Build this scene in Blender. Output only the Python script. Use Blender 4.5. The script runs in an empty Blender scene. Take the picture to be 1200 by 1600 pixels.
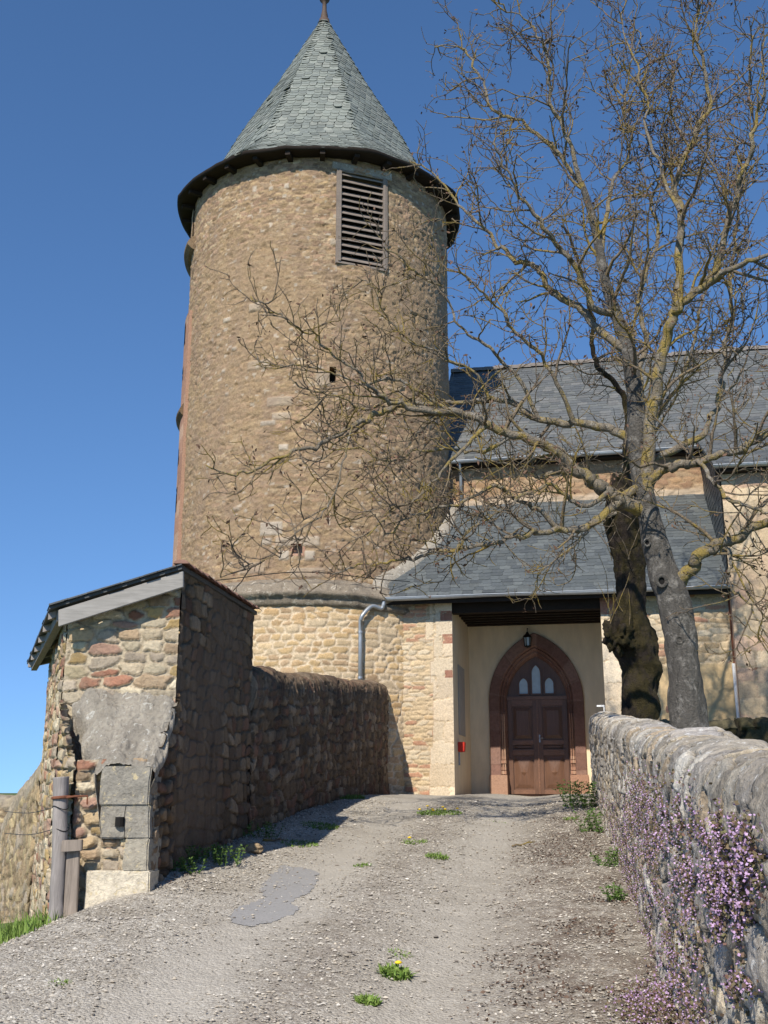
import bpy, bmesh, math, random
import numpy as np
from mathutils import Vector, Matrix

# ------------------------------------------------------------------ camera, light, exposure
sc = bpy.context.scene
col = sc.collection
FPX = 1650.0                                   # focal length in pixels of a 1200 px wide picture
PITCH = math.atan(435 / FPX)
EYE = np.array([0.0, 0.0, 1.6])
cam_d = bpy.data.cameras.new('camera')
cam = bpy.data.objects.new('camera', cam_d)
col.objects.link(cam)
cam.location = EYE
cam.rotation_euler = (math.pi / 2 + PITCH, 0, 0)
cam_d.sensor_fit = 'HORIZONTAL'
cam_d.sensor_width = 36
cam_d.lens = 36 * FPX / 1200
cam_d.clip_end = 2000
sc.camera = cam

SUN_AZ, SUN_EL = math.radians(20.5), math.radians(41)      # left of straight behind the camera
w = bpy.data.worlds.new('World'); sc.world = w; w.use_nodes = True
nt = w.node_tree
bg = nt.nodes['Background']
sky = nt.nodes.new('ShaderNodeTexSky')
sky.sky_type = 'NISHITA'; sky.sun_disc = False
sky.sun_elevation = SUN_EL; sky.sun_rotation = math.pi + SUN_AZ
sky.altitude = 2500; sky.air_density = 1.0; sky.dust_density = 0.15; sky.ozone_density = 3.0
tc = nt.nodes.new('ShaderNodeTexCoord'); vm = nt.nodes.new('ShaderNodeVectorMath'); vm.operation = 'MULTIPLY_ADD'
vm.inputs[1].default_value = (1, 1, .80); vm.inputs[2].default_value = (0, 0, .14)
vn = nt.nodes.new('ShaderNodeVectorMath'); vn.operation = 'NORMALIZE'
nt.links.new(tc.outputs['Generated'], vm.inputs[0]); nt.links.new(vm.outputs[0], vn.inputs[0]); nt.links.new(vn.outputs[0], sky.inputs['Vector'])
hs = nt.nodes.new('ShaderNodeHueSaturation'); hs.inputs['Saturation'].default_value = 1.13
nt.links.new(sky.outputs[0], hs.inputs['Color'])
nt.links.new(hs.outputs[0], bg.inputs['Color'])
bg.inputs['Strength'].default_value = 0.145
sun_d = bpy.data.lights.new('sun', 'SUN'); sun_d.energy = 5.0; sun_d.angle = math.radians(0.53)
sun_d.color = (1.0, 0.93, 0.82)
sun = bpy.data.objects.new('sun', sun_d); col.objects.link(sun)
sv = Vector((-math.sin(SUN_AZ) * math.cos(SUN_EL), -math.cos(SUN_AZ) * math.cos(SUN_EL), math.sin(SUN_EL)))
sun.rotation_euler = sv.to_track_quat('Z', 'Y').to_euler()
sun.location = (-20, -40, 40)
sc.view_settings.view_transform = 'Standard'
sc.view_settings.look = 'None'
sc.view_settings.exposure = 0.32
sc.view_settings.gamma = 1.0

RNG = np.random.default_rng(7)
random.seed(7)

# ------------------------------------------------------------------ measuring helpers
CT, ST = math.cos(PITCH), math.sin(PITCH)
def ray(px, py):
    v = (800 - py) / FPX
    return np.array([(px - 600) / FPX, CT - v * ST, ST + v * CT])
def at(px, py, y):
    r = ray(px, py)
    return EYE + r * (y / r[1])
B = math.radians(11.5)
U3 = np.array([math.cos(B), -math.sin(B), 0.0])
V3 = np.array([math.sin(B), math.cos(B), 0.0])
Z3 = np.array([0, 0, 1.0])
ORI = np.array([1.68, 26.0, 0.0])
def F(u, d, z):                                # church frame: along the porch front, into depth, up
    return ORI + U3 * u + V3 * d + Z3 * z

# ------------------------------------------------------------------ noise
def _hash(ix, iy, iz, seed):
    h = (ix.astype(np.int64) * 374761393 + iy.astype(np.int64) * 668265263 + iz.astype(np.int64) * 2147483647 + seed * 974711) & 0xFFFFFFFF
    h = ((h ^ (h >> 13)) * 1274126177) & 0xFFFFFFFF
    h = ((h ^ (h >> 16)) * 2246822519) & 0xFFFFFFFF
    h = h ^ (h >> 15)
    return (h & 0xFFFFFF) / float(0xFFFFFF)
def vnoise(x, y, z=None, seed=0):
    x = np.asarray(x, float); y = np.asarray(y, float)
    z = np.zeros_like(x) if z is None else np.asarray(z, float)
    ix, iy, iz = np.floor(x), np.floor(y), np.floor(z)
    fx, fy, fz = x - ix, y - iy, z - iz
    fx, fy, fz = [f * f * (3 - 2 * f) for f in (fx, fy, fz)]
    r = 0
    for a in (0, 1):
        for b in (0, 1):
            for c in (0, 1):
                wgt = (fx if a else 1 - fx) * (fy if b else 1 - fy) * (fz if c else 1 - fz)
                r = r + wgt * _hash(ix + a, iy + b, iz + c, seed)
    return r
def fbm(x, y, z=None, seed=0, oct=4):
    r, a, s, t = 0, 0.5, 1.0, 0
    for i in range(oct):
        r = r + a * vnoise(np.asarray(x) * s, np.asarray(y) * s, None if z is None else np.asarray(z) * s, seed + i * 17)
        t += a; a *= 0.5; s *= 2.03
    return r / t
def smooth(a, b, x):
    t = np.clip((x - a) / (b - a), 0, 1)
    return t * t * (3 - 2 * t)

def masonry(Uc, Vc, sx, sy, seed=0, ju=0.36, jv=0.22, gap=0.10, p=3.0, warp=0.35, bulge=0.3, edgy=.22):
    """irregular stones: relief 0..1, two random numbers per stone, stone/mortar mask"""
    u = Uc / sx + warp * (fbm(Uc / sx * .45, Vc / sy * .45, seed=seed + 3, oct=2) - .5) * 2
    v = Vc / sy + warp * (fbm(Uc / sx * .35, Vc / sy * .35, seed=seed + 9, oct=2) - .5) * 2
    u = u + edgy * .55 * (fbm(Uc * 11, Vc * 11, seed=seed + 31, oct=3) - .5); v = v + edgy * .8 * (fbm(Uc * 11, Vc * 11, seed=seed + 37, oct=3) - .5)
    j0 = np.floor(v)
    F1 = np.full(u.shape, 9e9); F2 = np.full(u.shape, 9e9)
    ca = np.zeros(u.shape); cb = np.zeros(u.shape)
    zz = np.zeros(u.shape); du = np.zeros(u.shape); dv = np.zeros(u.shape)
    for dj in (-1, 0, 1):
        j = j0 + dj
        off = _hash(j, zz, zz, seed + 50)
        i0 = np.floor(u - off)
        for di in (-1, 0, 1):
            i = i0 + di
            cx = i + off + .5 + ju * 2 * (_hash(i, j, zz, seed + 1) - .5)
            cy = j + .5 + jv * 2 * (_hash(i, j, zz, seed + 2) - .5)
            wt = .78 + .44 * _hash(i, j, zz, seed + 4)
            dd = ((np.abs(u - cx) ** p + (np.abs(v - cy) * 1.06) ** p) ** (1 / p)) / wt
            near = dd < F1
            F2 = np.where(near, F1, np.minimum(F2, dd))
            ca = np.where(near, _hash(i, j, zz, seed + 5), ca)
            cb = np.where(near, _hash(i, j, zz, seed + 6), cb)
            du = np.where(near, u - cx, du); dv = np.where(near, v - cy, dv)
            F1 = np.where(near, dd, F1)
    e = (F2 - F1) + edgy * (fbm(Uc * 16, Vc * 16, seed=seed + 30, oct=3) - .5)
    mask = smooth(gap * .75, gap * 1.2, e)
    tilt = ((ca * 7.31) % 1 - .5) * du + ((cb * 5.77) % 1 - .5) * dv * .8
    h = mask * ((1 - bulge) + bulge * np.clip(e / .45, 0, 1) ** .6) * (.66 + .34 * cb) + mask * tilt * .9 + .30 * mask * (fbm(Uc * 10, Vc * 12, seed=seed + 60, oct=4) - .5)
    return h, ca, cb, mask

# ------------------------------------------------------------------ mesh helpers
def link(ob, parent=None):
    col.objects.link(ob)
    if parent is not None:
        ob.parent = parent
        def world(q):
            T = Matrix.Translation(q.location)
            return T if q.parent is None else world(q.parent) @ q.matrix_parent_inverse @ T
        ob.matrix_parent_inverse = world(parent).inverted()
    return ob
def raw_mesh(name, V, loops, starts, mats, parent=None, stone=None, smoothed=False, midx=None):
    me = bpy.data.meshes.new(name)
    V = np.ascontiguousarray(V, dtype=np.float32).reshape(-1, 3)
    me.vertices.add(len(V)); me.vertices.foreach_set('co', V.ravel())
    loops = np.ascontiguousarray(loops, dtype=np.int32).ravel()
    me.loops.add(len(loops)); me.loops.foreach_set('vertex_index', loops)
    me.polygons.add(len(starts)); me.polygons.foreach_set('loop_start', np.asarray(starts, dtype=np.int32))
    if midx is not None:
        me.polygons.foreach_set('material_index', np.asarray(midx, dtype=np.int32))
    me.polygons.foreach_set('use_smooth', np.full(len(starts), smoothed, dtype=bool))
    me.update(calc_edges=True)
    me.validate()
    if stone is not None:
        at_ = me.attributes.new('stone', 'FLOAT_COLOR', 'POINT')
        at_.data.foreach_set('color', np.ascontiguousarray(stone, dtype=np.float32).reshape(-1, 4).ravel())
    for m in (mats if isinstance(mats, (list, tuple)) else [mats]):
        me.materials.append(m)
    return link(bpy.data.objects.new(name, me), parent)
def grid(name, P, mat, parent=None, stone=None, hole=None, smoothed=True, flip=False):
    n, m = P.shape[:2]
    idx = np.arange(n * m).reshape(n, m)
    q = np.stack([idx[:-1, :-1], idx[1:, :-1], idx[1:, 1:], idx[:-1, 1:]], -1)
    if hole is not None: q = q[~hole]
    q = q.reshape(-1, 4)
    if flip: q = q[:, ::-1]
    return raw_mesh(name, P, q, np.arange(len(q)) * 4, mat, parent, stone, smoothed)
def st4(*a):
    a = [np.broadcast_to(x, np.broadcast(*a).shape) for x in a]
    return np.stack(a, -1)

class MB:
    def __init__(s): s.v, s.f, s.n, s.c = [], [], 0, []
    def add(s, verts, faces, colr=None):
        verts = np.asarray(verts, float).reshape(-1, 3)
        s.v.append(verts)
        s.f += [tuple(i + s.n for i in f) for f in faces]
        s.c.append(np.tile(np.array(colr if colr is not None else (random.random(), random.random(), 1, 0), float), (len(verts), 1)))
        s.n += len(verts)
        return s
    def hexa(s, p, colr=None):                       # eight corners: bottom 4, top 4
        return s.add(p, [(3, 2, 1, 0), (4, 5, 6, 7), (0, 1, 5, 4), (1, 2, 6, 5), (2, 3, 7, 6), (3, 0, 4, 7)], colr)
    def box(s, a, b, colr=None):
        (x0, y0, z0), (x1, y1, z1) = a, b
        return s.hexa([(x0, y0, z0), (x1, y0, z0), (x1, y1, z0), (x0, y1, z0), (x0, y0, z1), (x1, y0, z1), (x1, y1, z1), (x0, y1, z1)], colr)
    def fbox(s, u0, u1, d0, d1, z0, z1, colr=None):  # box in the church frame
        return s.hexa([F(u0, d0, z0), F(u1, d0, z0), F(u1, d1, z0), F(u0, d1, z0), F(u0, d0, z1), F(u1, d0, z1), F(u1, d1, z1), F(u0, d1, z1)], colr)
    def tube(s, pts, rad, k=8, caps=True, colr=None):
        P = np.asarray(pts, float); n = len(P)
        R = np.broadcast_to(np.asarray(rad, float), (n,))
        T = np.gradient(P, axis=0); T /= np.linalg.norm(T, axis=1)[:, None] + 1e-9
        a = np.array([0, 0, 1.0]) if abs(T[0, 2]) < .9 else np.array([1.0, 0, 0])
        N = np.zeros_like(P)
        for i in range(n):
            a = a - T[i] * (a @ T[i]); a /= np.linalg.norm(a) + 1e-9; N[i] = a
        Bn = np.cross(T, N)
        ang = np.arange(k) * 2 * math.pi / k
        ring = P[:, None] + R[:, None, None] * (N[:, None] * np.cos(ang)[None, :, None] + Bn[:, None] * np.sin(ang)[None, :, None])
        fs = []
        for i in range(n - 1):
            for j in range(k):
                fs.append((i * k + j, i * k + (j + 1) % k, (i + 1) * k + (j + 1) % k, (i + 1) * k + j))
        if caps:
            fs.append(tuple(range(k))[::-1]); fs.append(tuple((n - 1) * k + j for j in range(k)))
        return s.add(ring.reshape(-1, 3), fs, colr)
    def lathe(s, c, prof, k=16, colr=None):          # prof: (radius, z)
        ang = np.arange(k) * 2 * math.pi / k
        V = [(c[0] + r * math.cos(a), c[1] + r * math.sin(a), c[2] + z) for r, z in prof for a in ang]
        fs = [(i * k + j, i * k + (j + 1) % k, (i + 1) * k + (j + 1) % k, (i + 1) * k + j) for i in range(len(prof) - 1) for j in range(k)]
        return s.add(V, fs, colr)
    def build(s, name, mat, parent=None, bevel=0, smoothed=False):
        V = np.concatenate(s.v); C = np.concatenate(s.c)
        ln = [len(f) for f in s.f]
        loops = [i for f in s.f for i in f]
        ob = raw_mesh(name, V, loops, np.concatenate([[0], np.cumsum(ln)[:-1]]), mat, parent, C, smoothed)
        if bevel:
            bm = bmesh.new(); bm.from_mesh(ob.data)
            bmesh.ops.bevel(bm, geom=bm.edges[:], offset=bevel, segments=2, affect='EDGES', clamp_overlap=True)
            bm.to_mesh(ob.data); bm.free()
        return ob

def thing(name, label, cat, loc, group=None):
    o = bpy.data.objects.new(name, None); col.objects.link(o)
    o.location = loc; o['label'] = label; o['category'] = cat
    o.empty_display_size = .2
    if group: o['group'] = group
    return o
def tag(o, label=None, cat=None, group=None, kind=None):
    for k, v in (('label', label), ('category', cat), ('group', group), ('kind', kind)):
        if v: o[k] = v
    return o

# ------------------------------------------------------------------ materials
def newmat(name):
    m = bpy.data.materials.new(name); m.use_nodes = True
    n = m.node_tree; b = n.nodes['Principled BSDF']
    b.inputs['Specular IOR Level'].default_value = .25
    return m, n, b
def N(n, t, **k):
    x = n.nodes.new(t)
    for a, v in k.items(): setattr(x, a, v)
    return x
def ramp(n, fac, stops, interp='LINEAR'):
    r = N(n, 'ShaderNodeValToRGB'); r.color_ramp.interpolation = interp
    while len(r.color_ramp.elements) < len(stops): r.color_ramp.elements.new(.5)
    for e, (p, c) in zip(r.color_ramp.elements, stops):
        e.position = p; e.color = (*c, 1) if len(c) == 3 else c
    n.links.new(fac, r.inputs[0]); return r.outputs[0]
def noise(n, vec, scale, detail=4, rough=.6, dist=0.0):
    t = N(n, 'ShaderNodeTexNoise'); t.inputs['Scale'].default_value = scale
    t.inputs['Detail'].default_value = detail; t.inputs['Roughness'].default_value = rough
    t.inputs['Distortion'].default_value = dist
    n.links.new(vec, t.inputs['Vector']); return t.outputs['Fac']
def mix(n, fac, a, b, mode='MIX'):
    x = N(n, 'ShaderNodeMix', data_type='RGBA', blend_type=mode)
    for s, i in ((fac, 0), (a, 6), (b, 7)):
        if hasattr(s, 'links'): n.links.new(s, x.inputs[i])
        elif isinstance(s, (int, float)): x.inputs[i].default_value = s
        else: x.inputs[i].default_value = (*s, 1)
    return x.outputs[2]
def mapr(n, val, a, b, c, d):
    x = N(n, 'ShaderNodeMapRange'); n.links.new(val, x.inputs[0])
    for i, q in enumerate((a, b, c, d)): x.inputs[i + 1].default_value = q
    return x.outputs[0]
def math_(n, op, a, b=None):
    x = N(n, 'ShaderNodeMath', operation=op)
    for i, s in enumerate((a, b)):
        if s is None: continue
        if hasattr(s, 'links'): n.links.new(s, x.inputs[i])
        else: x.inputs[i].default_value = s
    return x.outputs[0]
def bump(n, b, h, strength=.4, dist=.02):
    x = N(n, 'ShaderNodeBump'); x.inputs['Strength'].default_value = strength; x.inputs['Distance'].default_value = dist
    n.links.new(h, x.inputs['Height']); n.links.new(x.outputs[0], b.inputs['Normal'])
def coords(n, scale=None):
    t = N(n, 'ShaderNodeTexCoord').outputs['Object']
    if scale:
        m = N(n, 'ShaderNodeMapping'); m.inputs['Scale'].default_value = scale
        n.links.new(t, m.inputs[0]); return m.outputs[0]
    return t

def stone_mat(name, pal, mortar, alt=None, lichen=None, lich_amt=.62, lich_scale=9, vary=(.72, 1.25), stain=None, stain_amt=.5, bumps=.5, lich2=None, fine=26):
    """pal: colours picked per stone; attribute 'stone' = (pick, tone, stone mask, second surface)"""
    m, n, b = newmat(name)
    a = N(n, 'ShaderNodeAttribute', attribute_name='stone')
    s = N(n, 'ShaderNodeSeparateColor'); n.links.new(a.outputs['Color'], s.inputs[0])
    k = len(pal)
    c = ramp(n, s.outputs[0], [(i / k, p) for i, p in enumerate(pal)], 'CONSTANT')
    co = coords(n)
    tone = mapr(n, s.outputs[1], 0, 1, *vary)
    g = N(n, 'ShaderNodeCombineColor')
    for i in range(3): n.links.new(tone, g.inputs[i])
    c = mix(n, 1.0, c, g.outputs[0], 'MULTIPLY')
    f1 = noise(n, co, fine, 6, .7)
    c = mix(n, 1.0, c, ramp(n, f1, [(.25, (.62, .60, .57)), (.5, (1, 1, 1)), (.78, (1.3, 1.28, 1.22))]), 'MULTIPLY')
    f0 = noise(n, co, 6, 5, .65)
    c = mix(n, mapr(n, f0, .48, .75, 0, .30), c, mortar)
    mm = mix(n, 1.0, mortar, ramp(n, f1, [(.25, (.55, .53, .5)), (.75, (1.2, 1.2, 1.2))]), 'MULTIPLY')
    c = mix(n, s.outputs[2], mm, c)
    if alt is not None:
        fa = noise(n, co, 3.5, 6, .65)
        ca = ramp(n, fa, [(.3, tuple(x * .72 for x in alt)), (.55, alt), (.8, tuple(min(1, x * 1.25) for x in alt))])
        c = mix(n, a.outputs['Alpha'], c, ca)
    if stain is not None:
        f2 = noise(n, coords(n, (1, 1, .35)), 1.1, 6, .7, .6)
        c = mix(n, mapr(n, f2, .48, .68, 0, stain_amt), c, stain)
    if lichen is not None:
        f3 = noise(n, co, lich_scale, 5, .72, .5)
        c = mix(n, mapr(n, f3, lich_amt, lich_amt + .07, 0, .85), c, lichen)
    if lich2 is not None:
        f4 = noise(n, co, lich_scale * .55, 6, .75, 1.0)
        c = mix(n, mapr(n, f4, .60, .70, 0, .8), c, lich2)
    n.links.new(c, b.inputs['Base Color'])
    b.inputs['Roughness'].default_value = .92
    hsum = math_(n, 'ADD', noise(n, co, 55, 5, .75), math_(n, 'MULTIPLY', noise(n, co, 13, 5, .65), 1.5))
    bump(n, b, hsum, bumps, .025)
    return m
def plain_mat(name, c, rough=.8, vary=.25, scale=12, bumps=.2, metal=0.0, stretch=None, spec=.25):
    m, n, b = newmat(name)
    co = coords(n, stretch)
    f = noise(n, co, scale, 6, .65)
    n.links.new(ramp(n, f, [(.25, tuple(x * (1 - vary) for x in c)), (.75, tuple(min(1, x * (1 + vary)) for x in c))]), b.inputs['Base Color'])
    b.inputs['Roughness'].default_value = rough; b.inputs['Metallic'].default_value = metal
    b.inputs['Specular IOR Level'].default_value = spec
    if bumps: bump(n, b, noise(n, co, scale * 3, 5, .7), bumps, .01)
    return m
def wood_mat(name, c, rough=.7, stretch=(14, 14, 1), spec=.25, vary=.45):
    m, n, b = newmat(name)
    co = coords(n, stretch)
    f = noise(n, co, 3.0, 8, .65, 1.2)
    g = noise(n, coords(n), 2.5, 4, .6)
    k = ramp(n, f, [(.25, tuple(x * (1 - vary) for x in c)), (.5, c), (.8, tuple(min(1, x * (1 + vary)) for x in c))])
    k = mix(n, mapr(n, g, .4, .7, 0, .35), k, tuple(x * .55 for x in c))
    n.links.new(k, b.inputs['Base Color']); b.inputs['Roughness'].default_value = rough
    b.inputs['Specular IOR Level'].default_value = spec
    bump(n, b, f, .25, .01)
    return m
def slate_mat(name, cols, rough=.62, lichen=None, amt=.66):
    m, n, b = newmat(name)
    a = N(n, 'ShaderNodeAttribute', attribute_name='stone')
    s = N(n, 'ShaderNodeSeparateColor'); n.links.new(a.outputs['Color'], s.inputs[0])
    c = ramp(n, s.outputs[0], [(i / len(cols), p) for i, p in enumerate(cols)], 'CONSTANT')
    tone = mapr(n, s.outputs[1], 0, 1, .82, 1.2)
    g = N(n, 'ShaderNodeCombineColor')
    for i in range(3): n.links.new(tone, g.inputs[i])
    c = mix(n, 1.0, c, g.outputs[0], 'MULTIPLY')
    co = coords(n)
    c = mix(n, 1.0, c, ramp(n, noise(n, co, 14, 6, .7), [(.25, (.7, .7, .7)), (.75, (1.25, 1.25, 1.25))]), 'MULTIPLY')
    c = mix(n, mapr(n, noise(n, co, .9, 5, .6), .45, .7, 0, .4), c, tuple(x * 1.35 for x in cols[0]))
    if lichen: c = mix(n, mapr(n, noise(n, co, 7, 6, .75, .6), amt, amt + .06, 0, .7), c, lichen)
    n.links.new(c, b.inputs['Base Color']); b.inputs['Roughness'].default_value = rough
    b.inputs['Specular IOR Level'].default_value = .4
    bump(n, b, noise(n, co, 40, 5, .7), .25, .01)
    return m

M = {}
M['tower'] = stone_mat('tower_rubble', [(.325, .22, .122), (.385, .27, .15), (.28, .19, .112), (.415, .295, .17), (.34, .218, .138), (.295, .212, .14), (.455, .34, .215), (.36, .232, .152), (.25, .17, .108)],
                       (.36, .255, .153), alt=(.48, .40, .31), lichen=(.46, .36, .25), lich_amt=.66, lich_scale=5, vary=(.62, 1.25), stain=(.25, .175, .13), stain_amt=.5, bumps=1.0, fine=16)
M['base'] = stone_mat('base_rubble', [(.42, .28, .145), (.46, .32, .165), (.37, .255, .15), (.44, .34, .22), (.5, .37, .22)], (.62, .50, .35), lichen=(.6, .5, .36), lich_amt=.7, vary=(.8, 1.15))
M['porch'] = stone_mat('porch_stone', [(.52, .40, .25), (.45, .35, .22), (.50, .42, .30), (.42, .30, .17), (.47, .38, .27), (.40, .22, .14), (.60, .495, .355), (.56, .455, .325), (.62, .52, .385), (.30, .14, .095)],
                       (.54, .43, .29), alt=(.53, .38, .2), lichen=(.6, .52, .4), lich_amt=.7, vary=(.84, 1.12), stain=(.45, .33, .2), stain_amt=.2)
M['nave'] = stone_mat('nave_stone', [(.30, .19, .105), (.34, .22, .13), (.27, .165, .10), (.38, .27, .17)], (.33, .23, .14), alt=(.46, .37, .27), vary=(.75, 1.2))
M['transept'] = stone_mat('transept_stone', [(.44, .335, .215), (.48, .35, .235), (.40, .30, .20), (.46, .31, .22), (.50, .39, .26)], (.42, .32, .21), alt=(.44, .31, .235), vary=(.78, 1.15), lichen=(.6, .52, .38), lich_amt=.72, stain=(.40, .33, .22), stain_amt=.3)
M['shed'] = stone_mat('shed_stone', [(.42, .31, .18), (.56, .46, .29), (.36, .26, .165), (.34, .165, .105), (.50, .42, .30), (.46, .32, .14), (.40, .33, .25), (.34, .21, .155), (.60, .51, .36), (.44, .36, .25)],
                      (.52, .44, .32), alt=(.36, .34, .30), lichen=(.50, .42, .28), lich_amt=.68, vary=(.62, 1.22), bumps=.8, stain=(.26, .21, .15), stain_amt=.3)
M['shade_wall'] = stone_mat('shaded_wall_stone', [(.18, .12, .07), (.235, .165, .10), (.15, .105, .07), (.28, .21, .14), (.20, .11, .07)], (.15, .11, .075), alt=(.16, .115, .078),
                            lichen=(.27, .22, .155), lich_amt=.64, lich_scale=7, vary=(.65, 1.25), stain=(.04, .03, .022), stain_amt=.75, bumps=.8)  # faces away from the sun: shade put into darker colours, plus real stains
M['gray_wall'] = stone_mat('lichen_wall_stone', [(.39, .35, .295), (.48, .435, .365), (.31, .28, .245), (.51, .43, .315), (.42, .385, .35), (.58, .54, .47), (.45, .35, .24)], (.19, .16, .125), alt=(.29, .265, .23),
                           lichen=(.70, .68, .64), lich_amt=.58, lich_scale=19, lich2=(.17, .155, .135), vary=(.6, 1.3), bumps=.9, stain=(.42, .32, .17), stain_amt=.4)
M['field_wall'] = stone_mat('field_wall_stone', [(.36, .27, .16), (.42, .33, .21), (.31, .23, .14), (.45, .35, .2), (.38, .31, .23)], (.2, .15, .1), alt=(.3, .27, .22), lichen=(.5, .44, .33), lich_amt=.64, vary=(.72, 1.2), bumps=.7)
M['moss_wall'] = stone_mat('moss_wall_stone', [(.085, .07, .035), (.11, .085, .04), (.07, .06, .03), (.14, .12, .07)], (.03, .026, .018), alt=(.08, .07, .03), lichen=(.25, .22, .15), lich_amt=.66, bumps=.8)
M['block'] = stone_mat('dressed_block', [(.27, .25, .21), (.30, .275, .23), (.36, .325, .26), (.62, .55, .43)], (.32, .28, .22), lichen=(.56, .46, .27), lich_amt=.57, lich_scale=15, vary=(.9, 1.1), stain=(.165, .15, .13), stain_amt=.7, bumps=.7)
M['pink'] = stone_mat('pink_sandstone', [(.34, .19, .13), (.38, .23, .16), (.31, .17, .115), (.40, .26, .18)], (.34, .2, .13), vary=(.85, 1.12), bumps=.25)
M['red'] = stone_mat('red_sandstone', [(.17, .092, .072), (.20, .112, .088), (.15, .082, .063), (.225, .135, .105)], (.24, .15, .12), vary=(.85, 1.1), bumps=.22, fine=14)
M['mortar'] = stone_mat('mortar_gray', [(.34, .305, .25), (.40, .37, .32)], (.33, .295, .24), lichen=(.58, .56, .5), lich_amt=.58, lich_scale=14, vary=(.85, 1.1), stain=(.19, .17, .145), stain_amt=.65, bumps=1.0, lich2=(.26, .23, .19))
M['cornice'] = stone_mat('weathered_cornice', [(.27, .225, .17)] * 2, (.24, .2, .15), lichen=(.48, .43, .35), lich_amt=.56, lich_scale=6, vary=(.8, 1.1), stain=(.10, .085, .07), stain_amt=.8, bumps=1.0)
M['plaster'] = plain_mat('cream_plaster', (.70, .57, .39), .9, .13, 2.6, .15, stretch=(1.6, 1.6, .45))
M['glass'] = plain_mat('sky_tinted_glass', (.38, .46, .5), .25, .12, 9, .1, spec=.5)  # pale blue-grey base colour carries the reflected sky
M['slate'] = slate_mat('green_slate', [(.155, .17, .15), (.175, .19, .165), (.14, .155, .14), (.19, .20, .175)], .6, (.33, .32, .27), .67)
M['slate_dark'] = slate_mat('blue_slate', [(.075, .085, .088), (.085, .095, .098), (.066, .075, .08), (.095, .105, .105)], .55)
M['slate_nave'] = slate_mat('old_nave_slate', [(.095, .10, .10), (.11, .115, .11), (.085, .09, .092), (.125, .125, .12)], .6, (.24, .22, .18), .63)
M['slate_shed'] = slate_mat('shed_slate', [(.06, .065, .068), (.075, .08, .08), (.05, .055, .06)], .6, (.2, .19, .16), .66)
M['zinc'] = plain_mat('zinc', (.33, .35, .37), .45, .15, 8, .05, .6)
M['iron'] = plain_mat('black_iron', (.02, .02, .02), .5, .3, 20, .1, .6)
M['rust'] = plain_mat('rusty_iron', (.17, .065, .035), .8, .35, 30, .3)
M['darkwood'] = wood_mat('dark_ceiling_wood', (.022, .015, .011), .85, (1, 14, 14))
M['darkwood2'] = plain_mat('old_finial', (.09, .06, .045), .7, .3, 14, .2)
M['louvre'] = wood_mat('louvre_wood', (.215, .175, .145), .8, (1, 10, 14))
M['door'] = wood_mat('door_wood', (.125, .062, .036), .45, (12, 12, .9), .4)
M['door_rail'] = wood_mat('door_rail_wood', (.17, .085, .05), .45, (1, 12, 12), .4)
M['graywood'] = wood_mat('weathered_board', (.27, .255, .235), .85, (1, 8, 12), vary=.3)
M['postwood'] = wood_mat('weathered_post', (.25, .225, .21), .9, (14, 14, .8), vary=.45)
M['plankwood'] = wood_mat('weathered_plank', (.24, .2, .165), .9, (14, 14, .8))
M['tile'] = plain_mat('red_clay_tile', (.21, .12, .09), .85, .35, 9, .4)
M['ridge'] = plain_mat('pink_ridge_tile', (.17, .15, .135), .85, .3, 7, .4)
M['white'] = plain_mat('white_plastic', (.75, .75, .73), .5, .05, 5, 0)
M['redpaint'] = plain_mat('red_paint', (.50, .035, .02), .5, .1, 20, 0)
M['board'] = plain_mat('faded_board', (.36, .33, .29), .8, .22, 7, .1, stretch=(3, 3, .6))
M['dark'] = plain_mat('interior_shade', (.012, .011, .01), .95, .2, 5, 0)  # near-black colour stands in for the shade inside openings

# ------------------------------------------------------------------ ground
def xl(y): return -1.99 + (y - 10.2) * .1276           # road side of the left walls
def xr(y): return .609 + .1635 * y                     # road side of the right wall
def gz(x, y):
    x = np.asarray(x, float); y = np.asarray(y, float)
    k = .05
    g = -k * np.logaddexp(-.076 * y / k, -1.5 / k)
    lat = x - xl(y)
    t = -lat - .2
    drop = .4 * .12 * np.logaddexp(0, t / .12)
    drop = 9 * (1 - np.exp(-drop / 9))
    g = g - drop * smooth(27, 23, y)
    g = g + .10 * np.exp(-((lat - .05) / .35) ** 2) * smooth(9.0, 10.5, y) * smooth(19, 15, y)
    right = x - xr(y)
    g = g + .55 * smooth(.12, .34, right) * smooth(24, 21, y)
    g = g - .05 * np.exp(-((right + 1.2) / .5) ** 2)
    far = np.hypot(x, y - 15)
    return g - .045 * np.clip(far - 40, 0, 260)

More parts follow.
